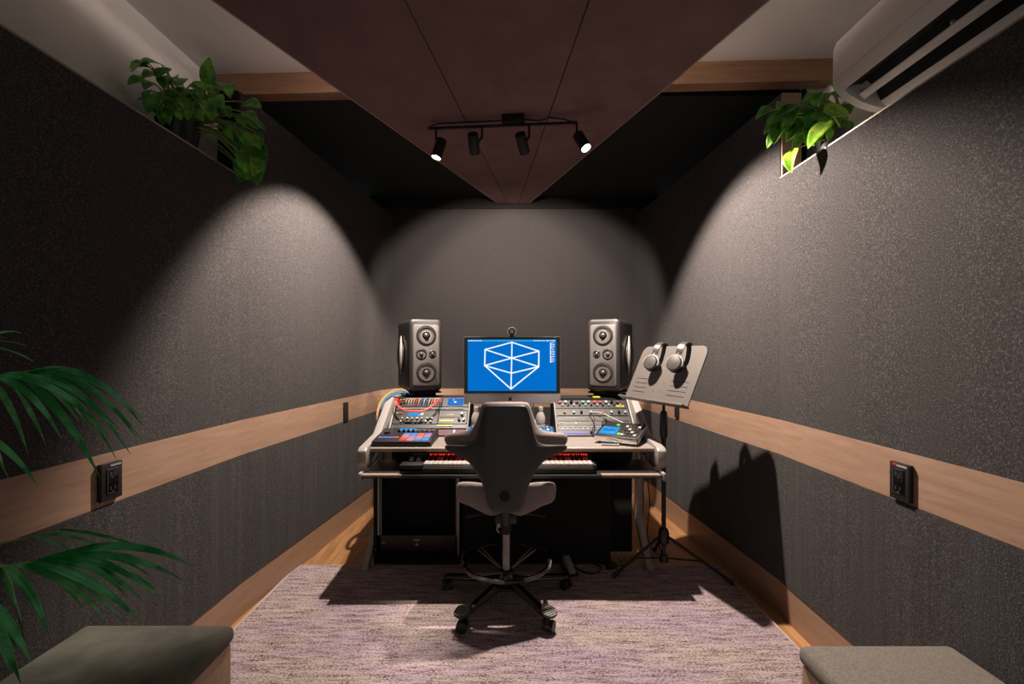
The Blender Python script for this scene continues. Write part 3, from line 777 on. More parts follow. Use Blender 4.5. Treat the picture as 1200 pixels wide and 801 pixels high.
# webcam on top
wb = thing('webcam', 'round silver-ringed webcam perched on top of the computer screen', 'webcam', (PM(599.8, 388, ym).x, ym+.01, ZT_))
wc = PM(599.8, 388.3, ym+.005)
Mx = Matrix.Translation(wc) @ Matrix.Rotation(PI/2, 4, 'X')
g = G(); g.lathe([(.001, -.022), (.022, -.020), (.026, -.008), (.026, .010), (.001, .010)], 32, Mx); obj('body', g, GLOSSB, wb)
g = G(); g.torus(.0265, .0028, Mx @ Matrix.Translation((0, 0, .010)), a0=-.9, a1=PI+.9); obj('ring', g, simple('pale_ring', (.7, .67, .66, 1), .4), wb)
g = G(); g.lathe([(.001, .012), (.010, .014), (.013, .010)], 24, Mx); obj('lens', g, SILVER, wb)
g = G(); g.box(wc.x-.012, wc.x+.012, ym+.0, ym+.024, ZT_-.0, wc.z-.020); obj('clip', g, BLACK, wb)

# ================================================================== loudspeakers
def speaker(cx, cy, yaw, mir, label):
    z0 = 1.026
    r = thing('studio_monitor_speaker', label, 'loudspeaker', (cx, cy, z0), (0, 0, yaw))
    W_, H_, D_ = .236, .500, .385
    def prof(w, h, y, rr): return [Vector((x, y, z)) for x, z in rrect(-w/2, w/2, (H_-h)/2, (H_+h)/2, rr, 6)]
    g = G(); g.loft([prof(W_-.034, H_-.034, -.004, .02), prof(W_-.012, H_-.012, .004, .03), prof(W_, H_, .03, .036), prof(W_, H_, D_-.03, .036), prof(W_-.03, H_-.03, D_, .03)])
    obj('cabinet', g, SPKDARK, r, world=False)
    g = G(); g.loft([prof(W_-.060, H_-.088, -.0095, .016), prof(W_-.054, H_-.082, -.0075, .018), prof(W_-.054, H_-.082, -.002, .018)]); obj('baffle', g, SPKFACE, r, world=False)
    RX = Matrix.Rotation(PI/2, 4, 'X')
    def driver(x, z, rad, name, dome):
        M = Matrix.Translation((x, -.0085, z)) @ RX
        g = G(); g.lathe([(rad*1.04, -.002), (rad*1.04, .003), (rad*.95, .0045), (rad*.93, .001)], 36, M, caps=False); d = obj(name, g, SPKDARK, r, world=False)
        g = G(); g.lathe([(rad*.95, .001), (rad*.90, .006), (rad*.82, .007), (rad*.76, .001)], 36, M, caps=False); obj('surround', g, RUBBER, d, world=False)
        # sunk cone: modelled proud of a shallow well
        g = G(); g.lathe([(rad*.78, .0025), (rad*.62, .0012), (rad*.40, .0004), (rad*.36, .0004)], 36, M, caps=False); g.lathe([(rad*.01, .0004), (rad*.37, .0004)], 36, M, caps=False); obj('cone', g, CONE, d, world=False)
        g = G(); g.lathe([(rad*.42, .0006), (rad*.40, .0018), (rad*.30, .0024), (rad*.27, .001)], 32, M, caps=False); obj('cone_throat', g, GLOSSB, d, world=False)
        g = G(); g.lathe([(rad*dome, .001), (rad*dome*.92, rad*dome*.5), (rad*dome*.6, rad*dome*.8), (rad*.02, rad*dome*.95)], 24, M); obj('dome', g, HPGREY, d, world=False)
    driver(0, .385, .067, 'woofer', .28); driver(0, .132, .067, 'woofer', .28)
    driver(-mir*.034, .259, .036, 'midrange_driver', .40); driver(mir*.043, .259, .025, 'tweeter', .55)
    # curved scoop on the outer side
    g = G()
    sx = -mir*(W_/2)
    pts = []
    for k in range(17):
        t = -1+2*k/16
        pts.append((sx-mir*(.010+.012*(1-t*t)), .205-.055*(1-t*t), .25+.135*t))
    g.tube(pts, [.004+.006*(1-(2*k/16-1)**2) for k in range(17)], 8); obj('side_grab_arc', g, SILVER, r, world=False)
    g = G(); g.lathe([(.105, .0), (.105, .012), (.09, .014), (.02, .006)], 36, Matrix.Translation((sx, .235, .25)) @ Matrix.Rotation(-mir*PI/2, 4, 'Y')); obj('side_woofer', g, RUBBER, r, world=False)
    # isolation stand
    ux = math.cos(yaw); 
    k = thing('speaker_stand', ('left' if mir > 0 else 'right')+' black angled isolation stand between the desk shelf and its loudspeaker', 'speaker stand', (cx, cy, .9855), (0, 0, yaw))
    g = G(); g.box(-.115, .115, .02, .30, .028, .040, bev=.003); obj('top_plate', g, VOID, k, world=False)
    g = G(); g.box(-.085, .085, .05, .27, 0, .028, bev=.003); obj('base', g, VOID, k, world=False)
    return r
speaker(-.590, 3.16, math.radians(25), 1, 'left loudspeaker with grey front, toed in beside the monitor near the left wall')
speaker(.622, 3.14, math.radians(-27), -1, 'right loudspeaker with grey front, toed in behind the music stand')
g = G(); g.box(.55, .60, 3.13, 3.16, .9855, .9955, bev=.002)
tag(obj('yellow_tag', g, YELLOW), 'small yellow tag lying under the right loudspeaker', 'tag')

# ================================================================== rack cabinet on the floor
rk = thing('rack_cabinet', 'black equipment cabinet with pale edge rails under the left side of the desk', 'rack cabinet', (-.59, 2.79, 0))
g = G(); x0, x1 = -.840, -.318
g.box(x0, x0+.018, 2.795, 2.94, .016, .585); g.box(x1-.018, x1, 2.795, 2.94, .016, .585); g.box(x0, x1, 2.795, 2.94, .570, .585); g.box(x0, x1, 2.795, 2.94, .016, .034); g.box(x0, x1, 2.925, 2.94, .016, .585)
obj('carcass', g, VOID, rk, smooth=False)
for xa in (x0+.026, x1-.014):
    g = G(); g.box(xa, xa+.012, 2.788, 2.796, .19 if xa < -.5 else .07, .575); obj('edge_rail', g, STEEL if xa > -.5 else PALEARM, rk, smooth=False)
g = G(); g.box(x0+.044, x0+.049, 2.790, 2.796, .19, .575); obj('edge_rail', g, PALEARM, rk, smooth=False)
g = G(); g.box(x1-.022, x1-.018, 2.790, 2.796, .19, .575); obj('edge_rail', g, PALEARM, rk, smooth=False)
g = G(); g.box(x0+.12, x1-.004, 2.788, 2.796, .577, .583); obj('top_rail', g, PALEARM, rk, smooth=False)
pa = thing('power_unit', 'dark brown front of the unit at the bottom of the black cabinet', 'rack unit', (-.59, 2.80, .08))
g = G(); g.box(x0+.04, x1-.022, 2.800, 2.92, .092, .185, bev=.003); obj('case', g, simple('dark_brown_front', (.030, .020, .018, 1), .4, .3, var=.1), pa)
g = G(); g.box(-.598, -.560, 2.7985, 2.800, .153, .161); g.prism([(-.578, .120), (-.568, .130), (-.578, .140), (-.588, .130)], 2.7985, 2.800, 'y'); obj('badge', g, SILVER, pa, smooth=False)
g = G(); g.box(x0+.045, x0+.072, 2.7985, 2.800, .138, .143); obj('badge', g, SILVER, pa, smooth=False)
g = G(); g.box(x0+.01, x0+.018, 2.793, 2.795, .098, .104); obj('badge', g, SILVER, rk, smooth=False)
# dark box under the right side of the desk
ub = thing('floor_box', 'plain black box standing on the floor under the right side of the desk', 'box', (.15, 2.87, 0))
g = G(); g.box(-.30, .60, 2.80, 2.945, .0165, .58, bev=.004); obj('box_body', g, VOID, ub)
for x in (-.24, .56):
    g = G(); g.cyl((x, 2.88, .001), (x, 2.88, .017), .012); obj('foot', g, BLACK, ub)

# pedal + cables on the floor
pd = thing('foot_pedal', 'small black foot pedal with silver top behind the chair', 'pedal', (.335, 2.70, .0), (math.radians(0), 0, math.radians(12)))
g = G(); g.box(-.035, .035, -.07, .07, .0155, .032, bev=.003); obj('base', g, BLACK, pd, world=False)
g = G(); g.prism([(-.065, .030), (-.065, .036), (.05, .085), (.065, .080), (.065, .03)], -.020, .020, 'x', bev=.004); obj('treadle', g, SILVER, pd, world=False)
g = G(); g.tube(catmull([(.37, 2.74, .022), (.41, 2.69, .020), (.46, 2.665, .020), (.51, 2.69, .020), (.53, 2.74, .022), (.50, 2.785, .02)]), .005, 8)
tag(obj('cable', g, BLACK), 'black cable looping on the rug beside the foot pedal', 'cable')
pl = thing('power_adapter', 'small black power adapter lying on rug edge under the desk', 'power adapter', (.59, 2.74, .015), (0, 0, .3))
g = G(); g.box(-.03, .03, -.02, .02, 0, .03, bev=.004); obj('body', g, BLACK, pl, world=False)
g = G(); g.tube(catmull([(.03, 0, .012), (.06, -.01, .008), (.09, .03, .006), (.10, .08, .006)]), .003, 8); obj('lead', g, BLACK, pl, world=False)
for i, (a, b) in enumerate(((.835, .85), (.86, .90), (.88, .84))):
    g = G(); g.tube(catmull([(a, 3.02-.04*i, .72), (a+.01, 3.0, .55), (b, 2.98+.03*i, .33), (b-.03, 2.96, .12), (b+.02, 2.93, .012), (b+.06, 3.02, .008)]), .0038, 8)
    tag(obj('cable', g, BLACK), ['black cable hanging beside the desk right leg, nearest the leg', 'black cable hanging behind the music stand pole', 'black cable crossing the others beside the desk right leg'][i], 'cable')

# ================================================================== music stand
ms = thing('music_stand', 'black tripod music stand with grey slotted plate right of desk', 'music stand', (.84, 2.62, 0))
BL = P(733, 464, .0053); BRr = P(806, 476, .00435)
dw = (BRr-BL); dw.z = 0; wid = dw.length; dw.normalize()
ud = Vector((-dw.y, dw.x, 0))            # pointing right/back
if ud.x < 0: ud = -ud
tilt = math.radians(25)
upv = (ud*math.sin(tilt)+Vector((0, 0, math.cos(tilt)))).normalized()
nv = dw.cross(upv); 
if nv.x > 0: nv = -nv
zb = (BL.z+BRr.z)/2-.004
O = Vector((BL.x, BL.y, zb))
xv = dw; 
MS = Matrix(((xv.x, upv.x, nv.x, O.x), (xv.y, upv.y, nv.y, O.y), (xv.z, upv.z, nv.z, O.z), (0, 0, 0, 1)))
PH = .345
g = G(); g.prism([(0, 0), (wid, 0)]+rrect(0, wid, 0, PH, .05, 6)[0:14][::1], -.003, .003, 'z', MS); obj('plate', g, STAND, ms, smooth=False)
g = G(); g.box(-.01, wid+.01, -.012, -.001, -.003, .05, MS, .003); obj('lip', g, STAND, ms)
for sx0, sx1, n in ((.05, .17, 4), (wid-.19, wid-.05, 4)):
    for i in range(n): g = G(); g.box(sx0, sx1, .045+.028*i, .0485+.028*i, .0028, .0036, MS); obj('slot', g, BLACK, ms)
for x, y in ((wid/2-.035, .06), (wid/2+.035, .06), (wid/2-.035, .11), (wid/2+.035, .11)): g = G(); g.lathe([(.003, .0028), (.003, .0038)], 10, MS @ Matrix.Translation((x, y, 0))); obj('screw', g, BLACK, ms)
pc_ = MS @ Vector((wid/2, .10, -.03)); px_, py_ = pc_.x, pc_.y
hub = Vector((px_, py_, .30))
g = G(); g.box(wid/2-.05, wid/2+.05, .05, .15, -.012, -.003, MS, .002); g.tube([MS @ Vector((wid/2, .10, -.008)), pc_+Vector((0, 0, -.02))], .012, 12); obj('plate_bracket', g, BLACK, ms)
g = G(); g.cyl((px_, py_, .28), (px_, py_, .80), .0125); obj('lower_tube', g, MATTEB, ms)
g = G(); g.cyl((px_, py_, .80), (px_, py_, pc_.z-.01), .0085); obj('upper_tube', g, MATTEB, ms)
g = G(); g.lathe([(.012, .80), (.021, .82), (.023, .90), (.019, .955), (.011, .965)], 20, Matrix.Translation((px_, py_, 0))); obj('clutch', g, BLACK, ms)
g = G(); g.lathe([(.016, .20), (.030, .215), (.030, .27), (.024, .29), (.016, .30)], 20, Matrix.Translation((px_, py_, 0)))
g.cyl((px_, py_, .14), (px_, py_, .21), .011); g.lathe([(.012, .10), (.024, .105), (.024, .145), (.012, .15)], 20, Matrix.Translation((px_, py_, 0))); obj('leg_hub', g, BLACK, ms)
for tip in (P(720, 678, .00487), P(857, 687, .00473), Vector((px_+.05, py_+.33, .02))):
    t = Vector((tip.x, tip.y, .026)); h0 = Vector((px_, py_, .245)); d2 = (t-h0); d2.z = 0; d2.normalize()
    g = G(); g.cyl(h0+d2*.025, t, .0085); l_ = obj('leg', g, MATTEB, ms)
    g = G(); g.cyl(t-(t-h0).normalized()*.03, t+(t-h0).normalized()*.012, .0125); obj('rubber_foot', g, RUBBER, l_)
    mid = h0.lerp(t, .55)
    g = G(); g.cyl((px_+d2.x*.02, py_+d2.y*.02, .125), mid, .005); obj('brace', g, MATTEB, ms)

# headphones hanging on the plate
def headphones(xo, label):
    r = thing('headphones', label, 'headphones', MS @ Vector((xo, PH, 0)))
    # local frame of the plate: x along, y up, z out
    T = MS @ Matrix.Translation((xo, PH, 0)) @ Matrix.Rotation(math.radians(22), 4, 'Y')
    def arc(rad, y0, zc, n=14, a0=-25, a1=205):
        return [(0, y0+rad*math.sin(math.radians(a0+(a1-a0)*i/n)), zc+rad*1.05*math.cos(math.radians(a0+(a1-a0)*i/n))) for i in range(n+1)]
    def strap(pts, w, t):
        g = G(); rings = []
        for i, p in enumerate(pts):
            p = Vector(p); q = Vector(pts[min(i+1, len(pts)-1)])-Vector(pts[max(i-1, 0)]); q.normalize(); nn_ = Vector((1, 0, 0)).cross(q)
            rings.append([p+Vector((sx*w, 0, 0))+nn_*sn*t for sx, sn in ((-1, -1), (1, -1), (1, 1), (-1, 1))])
        vs = g.loft(rings); bmesh.ops.transform(g.bm, matrix=T, verts=vs); return g
    obj('headband', strap(arc(.064, -.048, .0), .017, .0030), HPGREY, r, angle=.5)
    obj('band_padding', strap(arc(.058, -.048, .0), .015, .0030), BLACK, r, angle=.5)
    for s in (1, -1):
        zc = s*.070 if s > 0 else -.072
        M = T @ Matrix.Translation((0, -.135, zc)) @ Matrix.Rotation(0 if s > 0 else PI, 4, 'X')
        g = G(); g.lathe([(.030, -.012), (.040, -.010), (.044, -.002), (.043, .004), (.038, .012), (.015, .015), (.001, .015)], 32, M); obj('ear_cup', g, HPGREY, r)
        g = G(); g.lathe([(.024, -.038), (.042, -.036), (.046, -.026), (.044, -.012), (.03, -.010)], 32, M); obj('ear_pad', g, BLACK, r)
        g = G(); g.torus(.0475, .003, M, n=20, a0=math.radians(-10) if s > 0 else math.radians(-10), a1=math.radians(190)) if s > 0 else g.torus(.0475, .003, M, n=20, a0=math.radians(170), a1=math.radians(370))
        g.tube([(0, -.088, s*.066), (0, -.070, s*.066)], .004, 8, M=T); obj('yoke', g, SILVER, r)
    return r
headphones(wid*.33, 'left pair of grey headphones hooked over the music stand plate')
headphones(wid*.70, 'right pair of grey headphones hooked over the music stand plate')
# ================================================================== chair
CX, CY = -.030, 2.395
ch = thing('desk_chair', 'grey saddle desk chair with winged back and ringed five-star base', 'chair', (CX, CY, 0))
yb = 2.20; ub_ = yb/F
def prof_w(tab):
    """(pixel y, half width px) rows -> list of (z, half width m)"""
    return [(EYE-(y-HZ)*ub_, w*ub_) for y, w in tab]
PAD = prof_w([(472, 24), (474.5, 29), (482, 31), (492, 34), (500, 37), (507, 43), (510.5, 60), (512, 72), (515, 76.5), (522, 77), (528, 72), (533, 60), (540, 47), (548, 38)])
SHL = prof_w([(474.5, 21), (476.5, 26), (484, 28), (495, 30.5), (505, 33), (514, 35.5), (519, 38), (522.5, 46), (523.5, 66), (524.5, 74), (529, 75.5), (533, 68), (537, 52), (543, 43), (550, 37), (560, 30.5), (570, 26.5), (580, 24), (590, 22), (596, 19.5), (600, 14)])
def back_y(x, z, base):
    wing = max(0, abs(x)-.09)
    lean = (z-.55)*.02
    return base+lean+1.15*wing*wing+.10*wing
def slab(tab, base, th, nx=28, zlift=0, puff=0):
    g = G(); fr = []; bk = []
    for z, w in tab:
        a = []; b = []
        for i in range(nx+1):
            t = -1+2*i/nx; x = w*t
            e = (1-abs(t)**6)
            y = back_y(x, z, base)
            a.append(g.bm.verts.new((CX+x, y+(1-e)*th*.3, z)))
            b.append(g.bm.verts.new((CX+x, y+th-(1-e)*th*.3+puff*e*(1-t*t), z+zlift)))
        fr.append(a); bk.append(b)
    m = len(tab)
    for r in range(m-1):
        for i in range(nx):
            g.bm.faces.new((fr[r][i], fr[r+1][i], fr[r+1][i+1], fr[r][i+1]))
            g.bm.faces.new((bk[r][i], bk[r][i+1], bk[r+1][i+1], bk[r+1][i]))
        g.bm.faces.new((fr[r][0], bk[r][0], bk[r+1][0], fr[r+1][0])); g.bm.faces.new((fr[r][nx], fr[r+1][nx], bk[r+1][nx], bk[r][nx]))
    for i in range(nx):
        g.bm.faces.new((fr[0][i], fr[0][i+1], bk[0][i+1], bk[0][i])); g.bm.faces.new((fr[-1][i], bk[-1][i], bk[-1][i+1], fr[-1][i+1]))
    return g
o = obj('backrest_shell', slab(SHL, 2.185, .022), SHELL, ch, sub=1)
o = obj('back_cushion', slab(PAD, 2.204, .060, puff=.01), UPH, ch, sub=1)
zd = EYE-(580.5-HZ)*ub_
g = G(); g.lathe([(.0005, 0), (.022, 0), (.024, .004), (.024, .010)], 28, Matrix.Translation((CX-.004, 2.190, zd)) @ Matrix.Rotation(PI/2, 4, 'X')); obj('adjuster_cap', g, GLOSSB, ch)
# saddle seat
us = 2.30/F
g = G()
def seat_pt(t, s):
    """t around the cross-section, s from rear 0 to front 1"""
    ww = .252*(1-.35*s**3)
    h_ = [(.30, .632), (.60, .645), (.90, .648), (.985, .640), (1, .615), (1, .578), (.98, .560), (.90, .545), (.60, .512), (.36, .484), (.28, .478), (.20, .486)]; prof = [(0, .625)]+h_+[(0, .50)]+[(-x_, z_) for x_, z_ in h_[::-1]]
    return prof, ww
rings = []
for s in (0, .03, .12, .3, .5, .7, .88, .97, 1):
    prof, ww = seat_pt(0, s)
    k = 1-.10*(1-min(1, s/.08))-.25*max(0, (s-.9)/.1)
    cz = .57
    dn = .054*min(1, max(0, (s-.10)/.22))-.014
    rings.append([(CX+x*ww*(k*.5+.5), 2.265+.34*s, cz+(z-cz)*k-(dn if z > .52 else dn*.3)) for x, z in prof])
g.loft(rings); obj('seat', g, UPH, ch, sub=1)
g = G(); g.box(CX-.055, CX+.055, 2.28, 2.46, .445, .495, bev=.01); g.tube([(CX, 2.30, .47), (CX, 2.235, .47), (CX, 2.215, .52), (CX, 2.207, .60)], .018, 12); obj('seat_mechanism', g, BLACK, ch)
for s in (-1, 1):
    g = G(); g.tube([(CX+s*.05, 2.36, .475), (CX+s*.15, 2.35, .470), (CX+s*.20, 2.34, .462)], [.006, .005, .008], 10); obj('lever', g, BLACK, ch)
g = G(); g.cyl((CX, CY, .36), (CX, CY, .45), .030, .027); obj('lift_sleeve', g, MATTEB, ch)
g = G(); g.cyl((CX, CY, .13), (CX, CY, .365), .0215); obj('lift_column', g, STEEL, ch)
g = G(); g.box(CX-.048, CX-.030, CY-.03, CY-.02, .40, .445); g.tube([(CX-.04, CY-.02, .42), (CX-.048, CY-.025, .385), (CX-.035, CY-.025, .37)], .004, 8); obj('cable_clip', g, SILVER, ch)
# foot ring
zr = .215
g = G(); g.torus(.222, .011, Matrix.Translation((CX, CY, zr)), n=64, k=12); fr_ = obj('foot_ring', g, GLOSSB, ch)
for k in range(4):
    a0 = .4+k*PI/2
    for dz in (-.004, .003, .009):
        g = G(); g.torus(.222+math.sqrt(max(0, .0118**2-dz*dz)), .0011, Matrix.Translation((CX, CY, zr+dz)), n=18, k=6, a0=a0, a1=a0+1.15); obj('ring_stripe', g, SILVER, fr_)
for k in range(4):
    a = PI/4+k*PI/2
    g = G()
    for da in (-.07, .07): g.cyl((CX+.02*math.cos(a+da), CY+.02*math.sin(a+da), .16), (CX+.215*math.cos(a+da), CY+.215*math.sin(a+da), zr), .004)
    obj('ring_spoke', g, STEEL, ch)
g = G(); g.lathe([(.022, .08), (.042, .085), (.045, .13), (.034, .17), (.026, .175)], 28, Matrix.Translation((CX, CY, 0))); obj('base_hub', g, GLOSSB, ch)
for k in range(5):
    a = -PI/2+PI/5+k*2*PI/5
    d = Vector((math.cos(a), math.sin(a), 0)); c0 = Vector((CX, CY, 0))
    sd = Vector((-d.y, d.x, 0)); rings = []
    for t, w, zt, zb2 in ((.02, .026, .145, .085), (.10, .027, .140, .095), (.20, .024, .122, .085), (.29, .022, .105, .075), (.335, .026, .100, .072), (.355, .020, .094, .076)):
        c = c0+d*t
        rings.append([c+sd*(w*x)+Vector((0, 0, zb2+(zt-zb2)*z)) for x, z in ((-1, .35), (-.75, .85), (0, 1), (.75, .85), (1, .35), (.7, 0), (0, -.05), (-.7, 0))])
    g = G(); g.loft(rings); lg = obj('leg', g, GLOSSB, ch, sub=1)
    c = c0+d*.338
    # ribbed step pad
    M = Matrix.Translation(c+Vector((0, 0, .100))) @ Matrix.Rotation(a, 4, 'Z') @ Matrix.Rotation(math.radians(16), 4, 'Y')
    if k in (0, 4):
        g = G(); g.lathe([(.001, .012), (.036, .011), (.040, .006), (.036, 0), (.001, 0)], 28, M); sp = obj('step_pad', g, RUBBER, lg)
        g = G()
        for i in range(7):
            x = -.030+.010*i; hw = math.sqrt(.036**2-x*x)
            g.box(x-.0018, x+.0018, -hw, hw, .0115, .0138, M)
        obj('grip_ribs', g, WHITEP, lg)
    cc = c+Vector((0, 0, .0415))
    cs = G()
    g = cs
    sw = a+.5
    dd = Vector((math.cos(sw), math.sin(sw), 0))
    for s in (-1, 1):
        g.cyl(cc+dd*(s*.008)+Vector((0, 0, 0)), cc+dd*(s*.026), .0268, .0255, 24)
    g.cyl(cc+Vector((0, 0, .0)), cc+Vector((0, 0, .045)), .007)
    obj('caster', g, BLACK, lg)

# ================================================================== benches
def bench(x0, x1, y0, y1, zt, cloth, label):
    r = thing('upholstered_bench', label, 'bench', ((x0+x1)/2, (y0+y1)/2, .0))
    g = G(); g.box(x0, x1, y0, y1, zt-.055, zt, bev=.024, seg=4); obj('cushion', g, cloth, r)
    g = G(); i = .012
    g.box(x0+i, x1-i, y0+i, y1-i, .016, zt-.056, bev=.002, seg=1); obj('wooden_box', g, BENCHWOOD, r, smooth=False)
    return r
bench(-1.335, -.862, .92, 1.445, .452, BENCHCLOTH, 'upholstered bench with grey-green top in the left foreground beside the palm')
bench(.832, 1.285, .82, 1.352, .448, BENCHCLOTH2, 'upholstered bench with taupe cloth top in the right foreground')

# ================================================================== wall sockets
def wall_frame(line, py_u, side, px, py):
    """frame on the near wall section at a given distance; x along wall, y up, z into the room"""
    (x0, y0), (x1, y1) = line
    # intersect ray through px with the wall
    k = (px-600)/F
    t = (x0-k*y0)/((k*(y1-y0))-(x1-x0)); x = x0+(x1-x0)*t; y = y0+(y1-y0)*t
    z = EYE-(py-HZ)*y/F
    d = Vector((x1-x0, y1-y0, 0)).normalized()
    n = Vector((d.y, -d.x, 0))
    if n.x*side > 0: n = -n
    up = Vector((0, 0, 1)); xx = up.cross(n)
    return Matrix(((xx.x, 0, n.x, x+n.x*.0045), (xx.y, 0, n.y, y+n.y*.0045), (xx.z, 1, n.z, z), (0, 0, 0, 1)))
def socket(M, w, h, t, label, detail):
    r = thing('wall_socket', label, 'wall outlet', M.to_translation())
    g = G(); g.box(-w/2, w/2, -h/2, h/2, 0, t, M, .002); obj('cover_plate', g, BLACK, r)
    if detail:
        g = G(); g.box(-w*.28, w*.28, -h*.32, h*.34, t, t+.003, M, .001); fp = obj('receptacle', g, GLOSSB, r)
        g = G()
        for yy in (-.18, .20):
            for sx in (-.13, .08): g.box(w*sx, w*(sx+.035), h*(yy-.045), h*(yy+.045), t+.003, t+.0036, M)
            g.box(-w*.04, w*.03, h*(yy-.10), h*(yy-.075), t+.003, t+.0036, M)
        for x0_, x1_, y0_, y1_ in ((-.27, -.25, -.30, .32), (-.27, .1, -.31, -.30), (-.2, .26, .325, .335)): g.box(w*x0_, w*x1_, h*y0_, h*y1_, t+.003, t+.0036, M)
        obj('slots', g, STEEL, fp, smooth=False)
        g = G(); g.box(-w*.1, w*.42, h*.40, h*.45, t, t+.0015, M); obj('worn_corner', g, WHITEP, r, smooth=False)
    return r
socket(wall_frame(LW[:2], 0, -1, 124.5, 563), .078, .122, .016, 'black wall outlet on wooden strip near the palm fronds', True)
M = wall_frame(RW[:2], 0, 1, 1060.5, 564); rs = socket(M, .078, .125, .016, 'black wall outlet with red mark on wooden strip of right wall', True)
g = G(); g.box(-.025, -.008, .052, .058, .016, .0178, M); obj('red_mark', g, REDK, rs, smooth=False)
socket(wall_frame(LW[1:3], 0, -1, 403.5, 482), .058, .135, .014, 'narrow black wall outlet on the left wooden strip nearest the desk', False)
socket(wall_frame(RW[1:3], 0, 1, 795, 478), .058, .140, .014, 'narrow black wall outlet behind the music stand plate', False)

# ================================================================== air conditioner
ac = thing('air_conditioner', 'white wall-mounted air conditioner with open louver high on the right wall', 'air conditioner', (1.649, 1.5, 2.35))
pf = [(1.648, 2.665), (1.450, 2.665), (1.418, 2.650), (1.404, 2.615), (1.402, 2.495), (1.404, 2.465), (1.412, 2.442), (1.428, 2.424), (1.446, 2.470), (1.500, 2.485), (1.555, 2.440), (1.582, 2.374), (1.600, 2.352), (1.648, 2.342)]
full = [(1.648, 2.665), (1.450, 2.665), (1.418, 2.650), (1.404, 2.615), (1.402, 2.495), (1.405, 2.460), (1.418, 2.432), (1.446, 2.402), (1.500, 2.370), (1.560, 2.350), (1.600, 2.345), (1.648, 2.340)]
ya, yb_ = 1.12, 2.02
g = G(); g.prism(pf, ya+.02, yb_-.050, 'x'); 
# the prism helper takes (y,z) for x, so build across y by hand
g.bm.free(); g = G(); g.prism(pf, ya+.02, yb_-.045, 'y'); g.prism(full, yb_-.045, yb_-.006, 'y', bev=.0)
r1 = [Vector((x, yb_-.006, z)) for x, z in full]; cxz = (1.56, 2.5)
r2 = [Vector((cxz[0]+(x-cxz[0])*.93, yb_+.004, cxz[1]+(z-cxz[1])*.93)) for x, z in full]
g.loft([r1, r2]); g.prism(full, ya, ya+.02, 'y'); obj('casing', g, ACWHITE, ac, angle=.45)
g = G(); g.prism([(1.4315, 2.4255), (1.4485, 2.4675), (1.500, 2.4820), (1.5530, 2.438), (1.580, 2.374), (1.575, 2.374), (1.548, 2.434), (1.499, 2.4765), (1.452, 2.4635), (1.436, 2.4255)], ya+.03, yb_-.05, 'y'); obj('air_outlet', g, VOID, ac, smooth=False)
for i, (x, z) in enumerate(((1.445, 2.432), (1.457, 2.436), (1.470, 2.438), (1.484, 2.438))):
    g = G(); g.box(x-.0008, x+.0010, ya+.03, yb_-.055, z-.002, z+.014); obj('vane', g, GREYMET, ac, smooth=False)
g = G(); g.prism([(1.478, 2.396), (1.481, 2.402), (1.506, 2.382), (1.503, 2.377)], ya+.03, yb_-.055, 'y', bev=.001); obj('louver_flap', g, ACWHITE, ac)
for y in (yb_-.06, 1.55, 1.25):
    g = G(); g.lathe([(.0005, -.004), (.008, -.004), (.008, .004), (.0005, .004)], 16, Matrix.Translation((1.484, y, 2.408)) @ Matrix.Rotation(PI/2, 4, 'X')); obj('flap_hinge', g, SILVER, ac)
g = G(); g.tube([(1.4035, ya+.02, 2.4785), (1.4035, yb_-.02, 2.4785)], .0016, 6); obj('panel_seam', g, SILVER, ac)

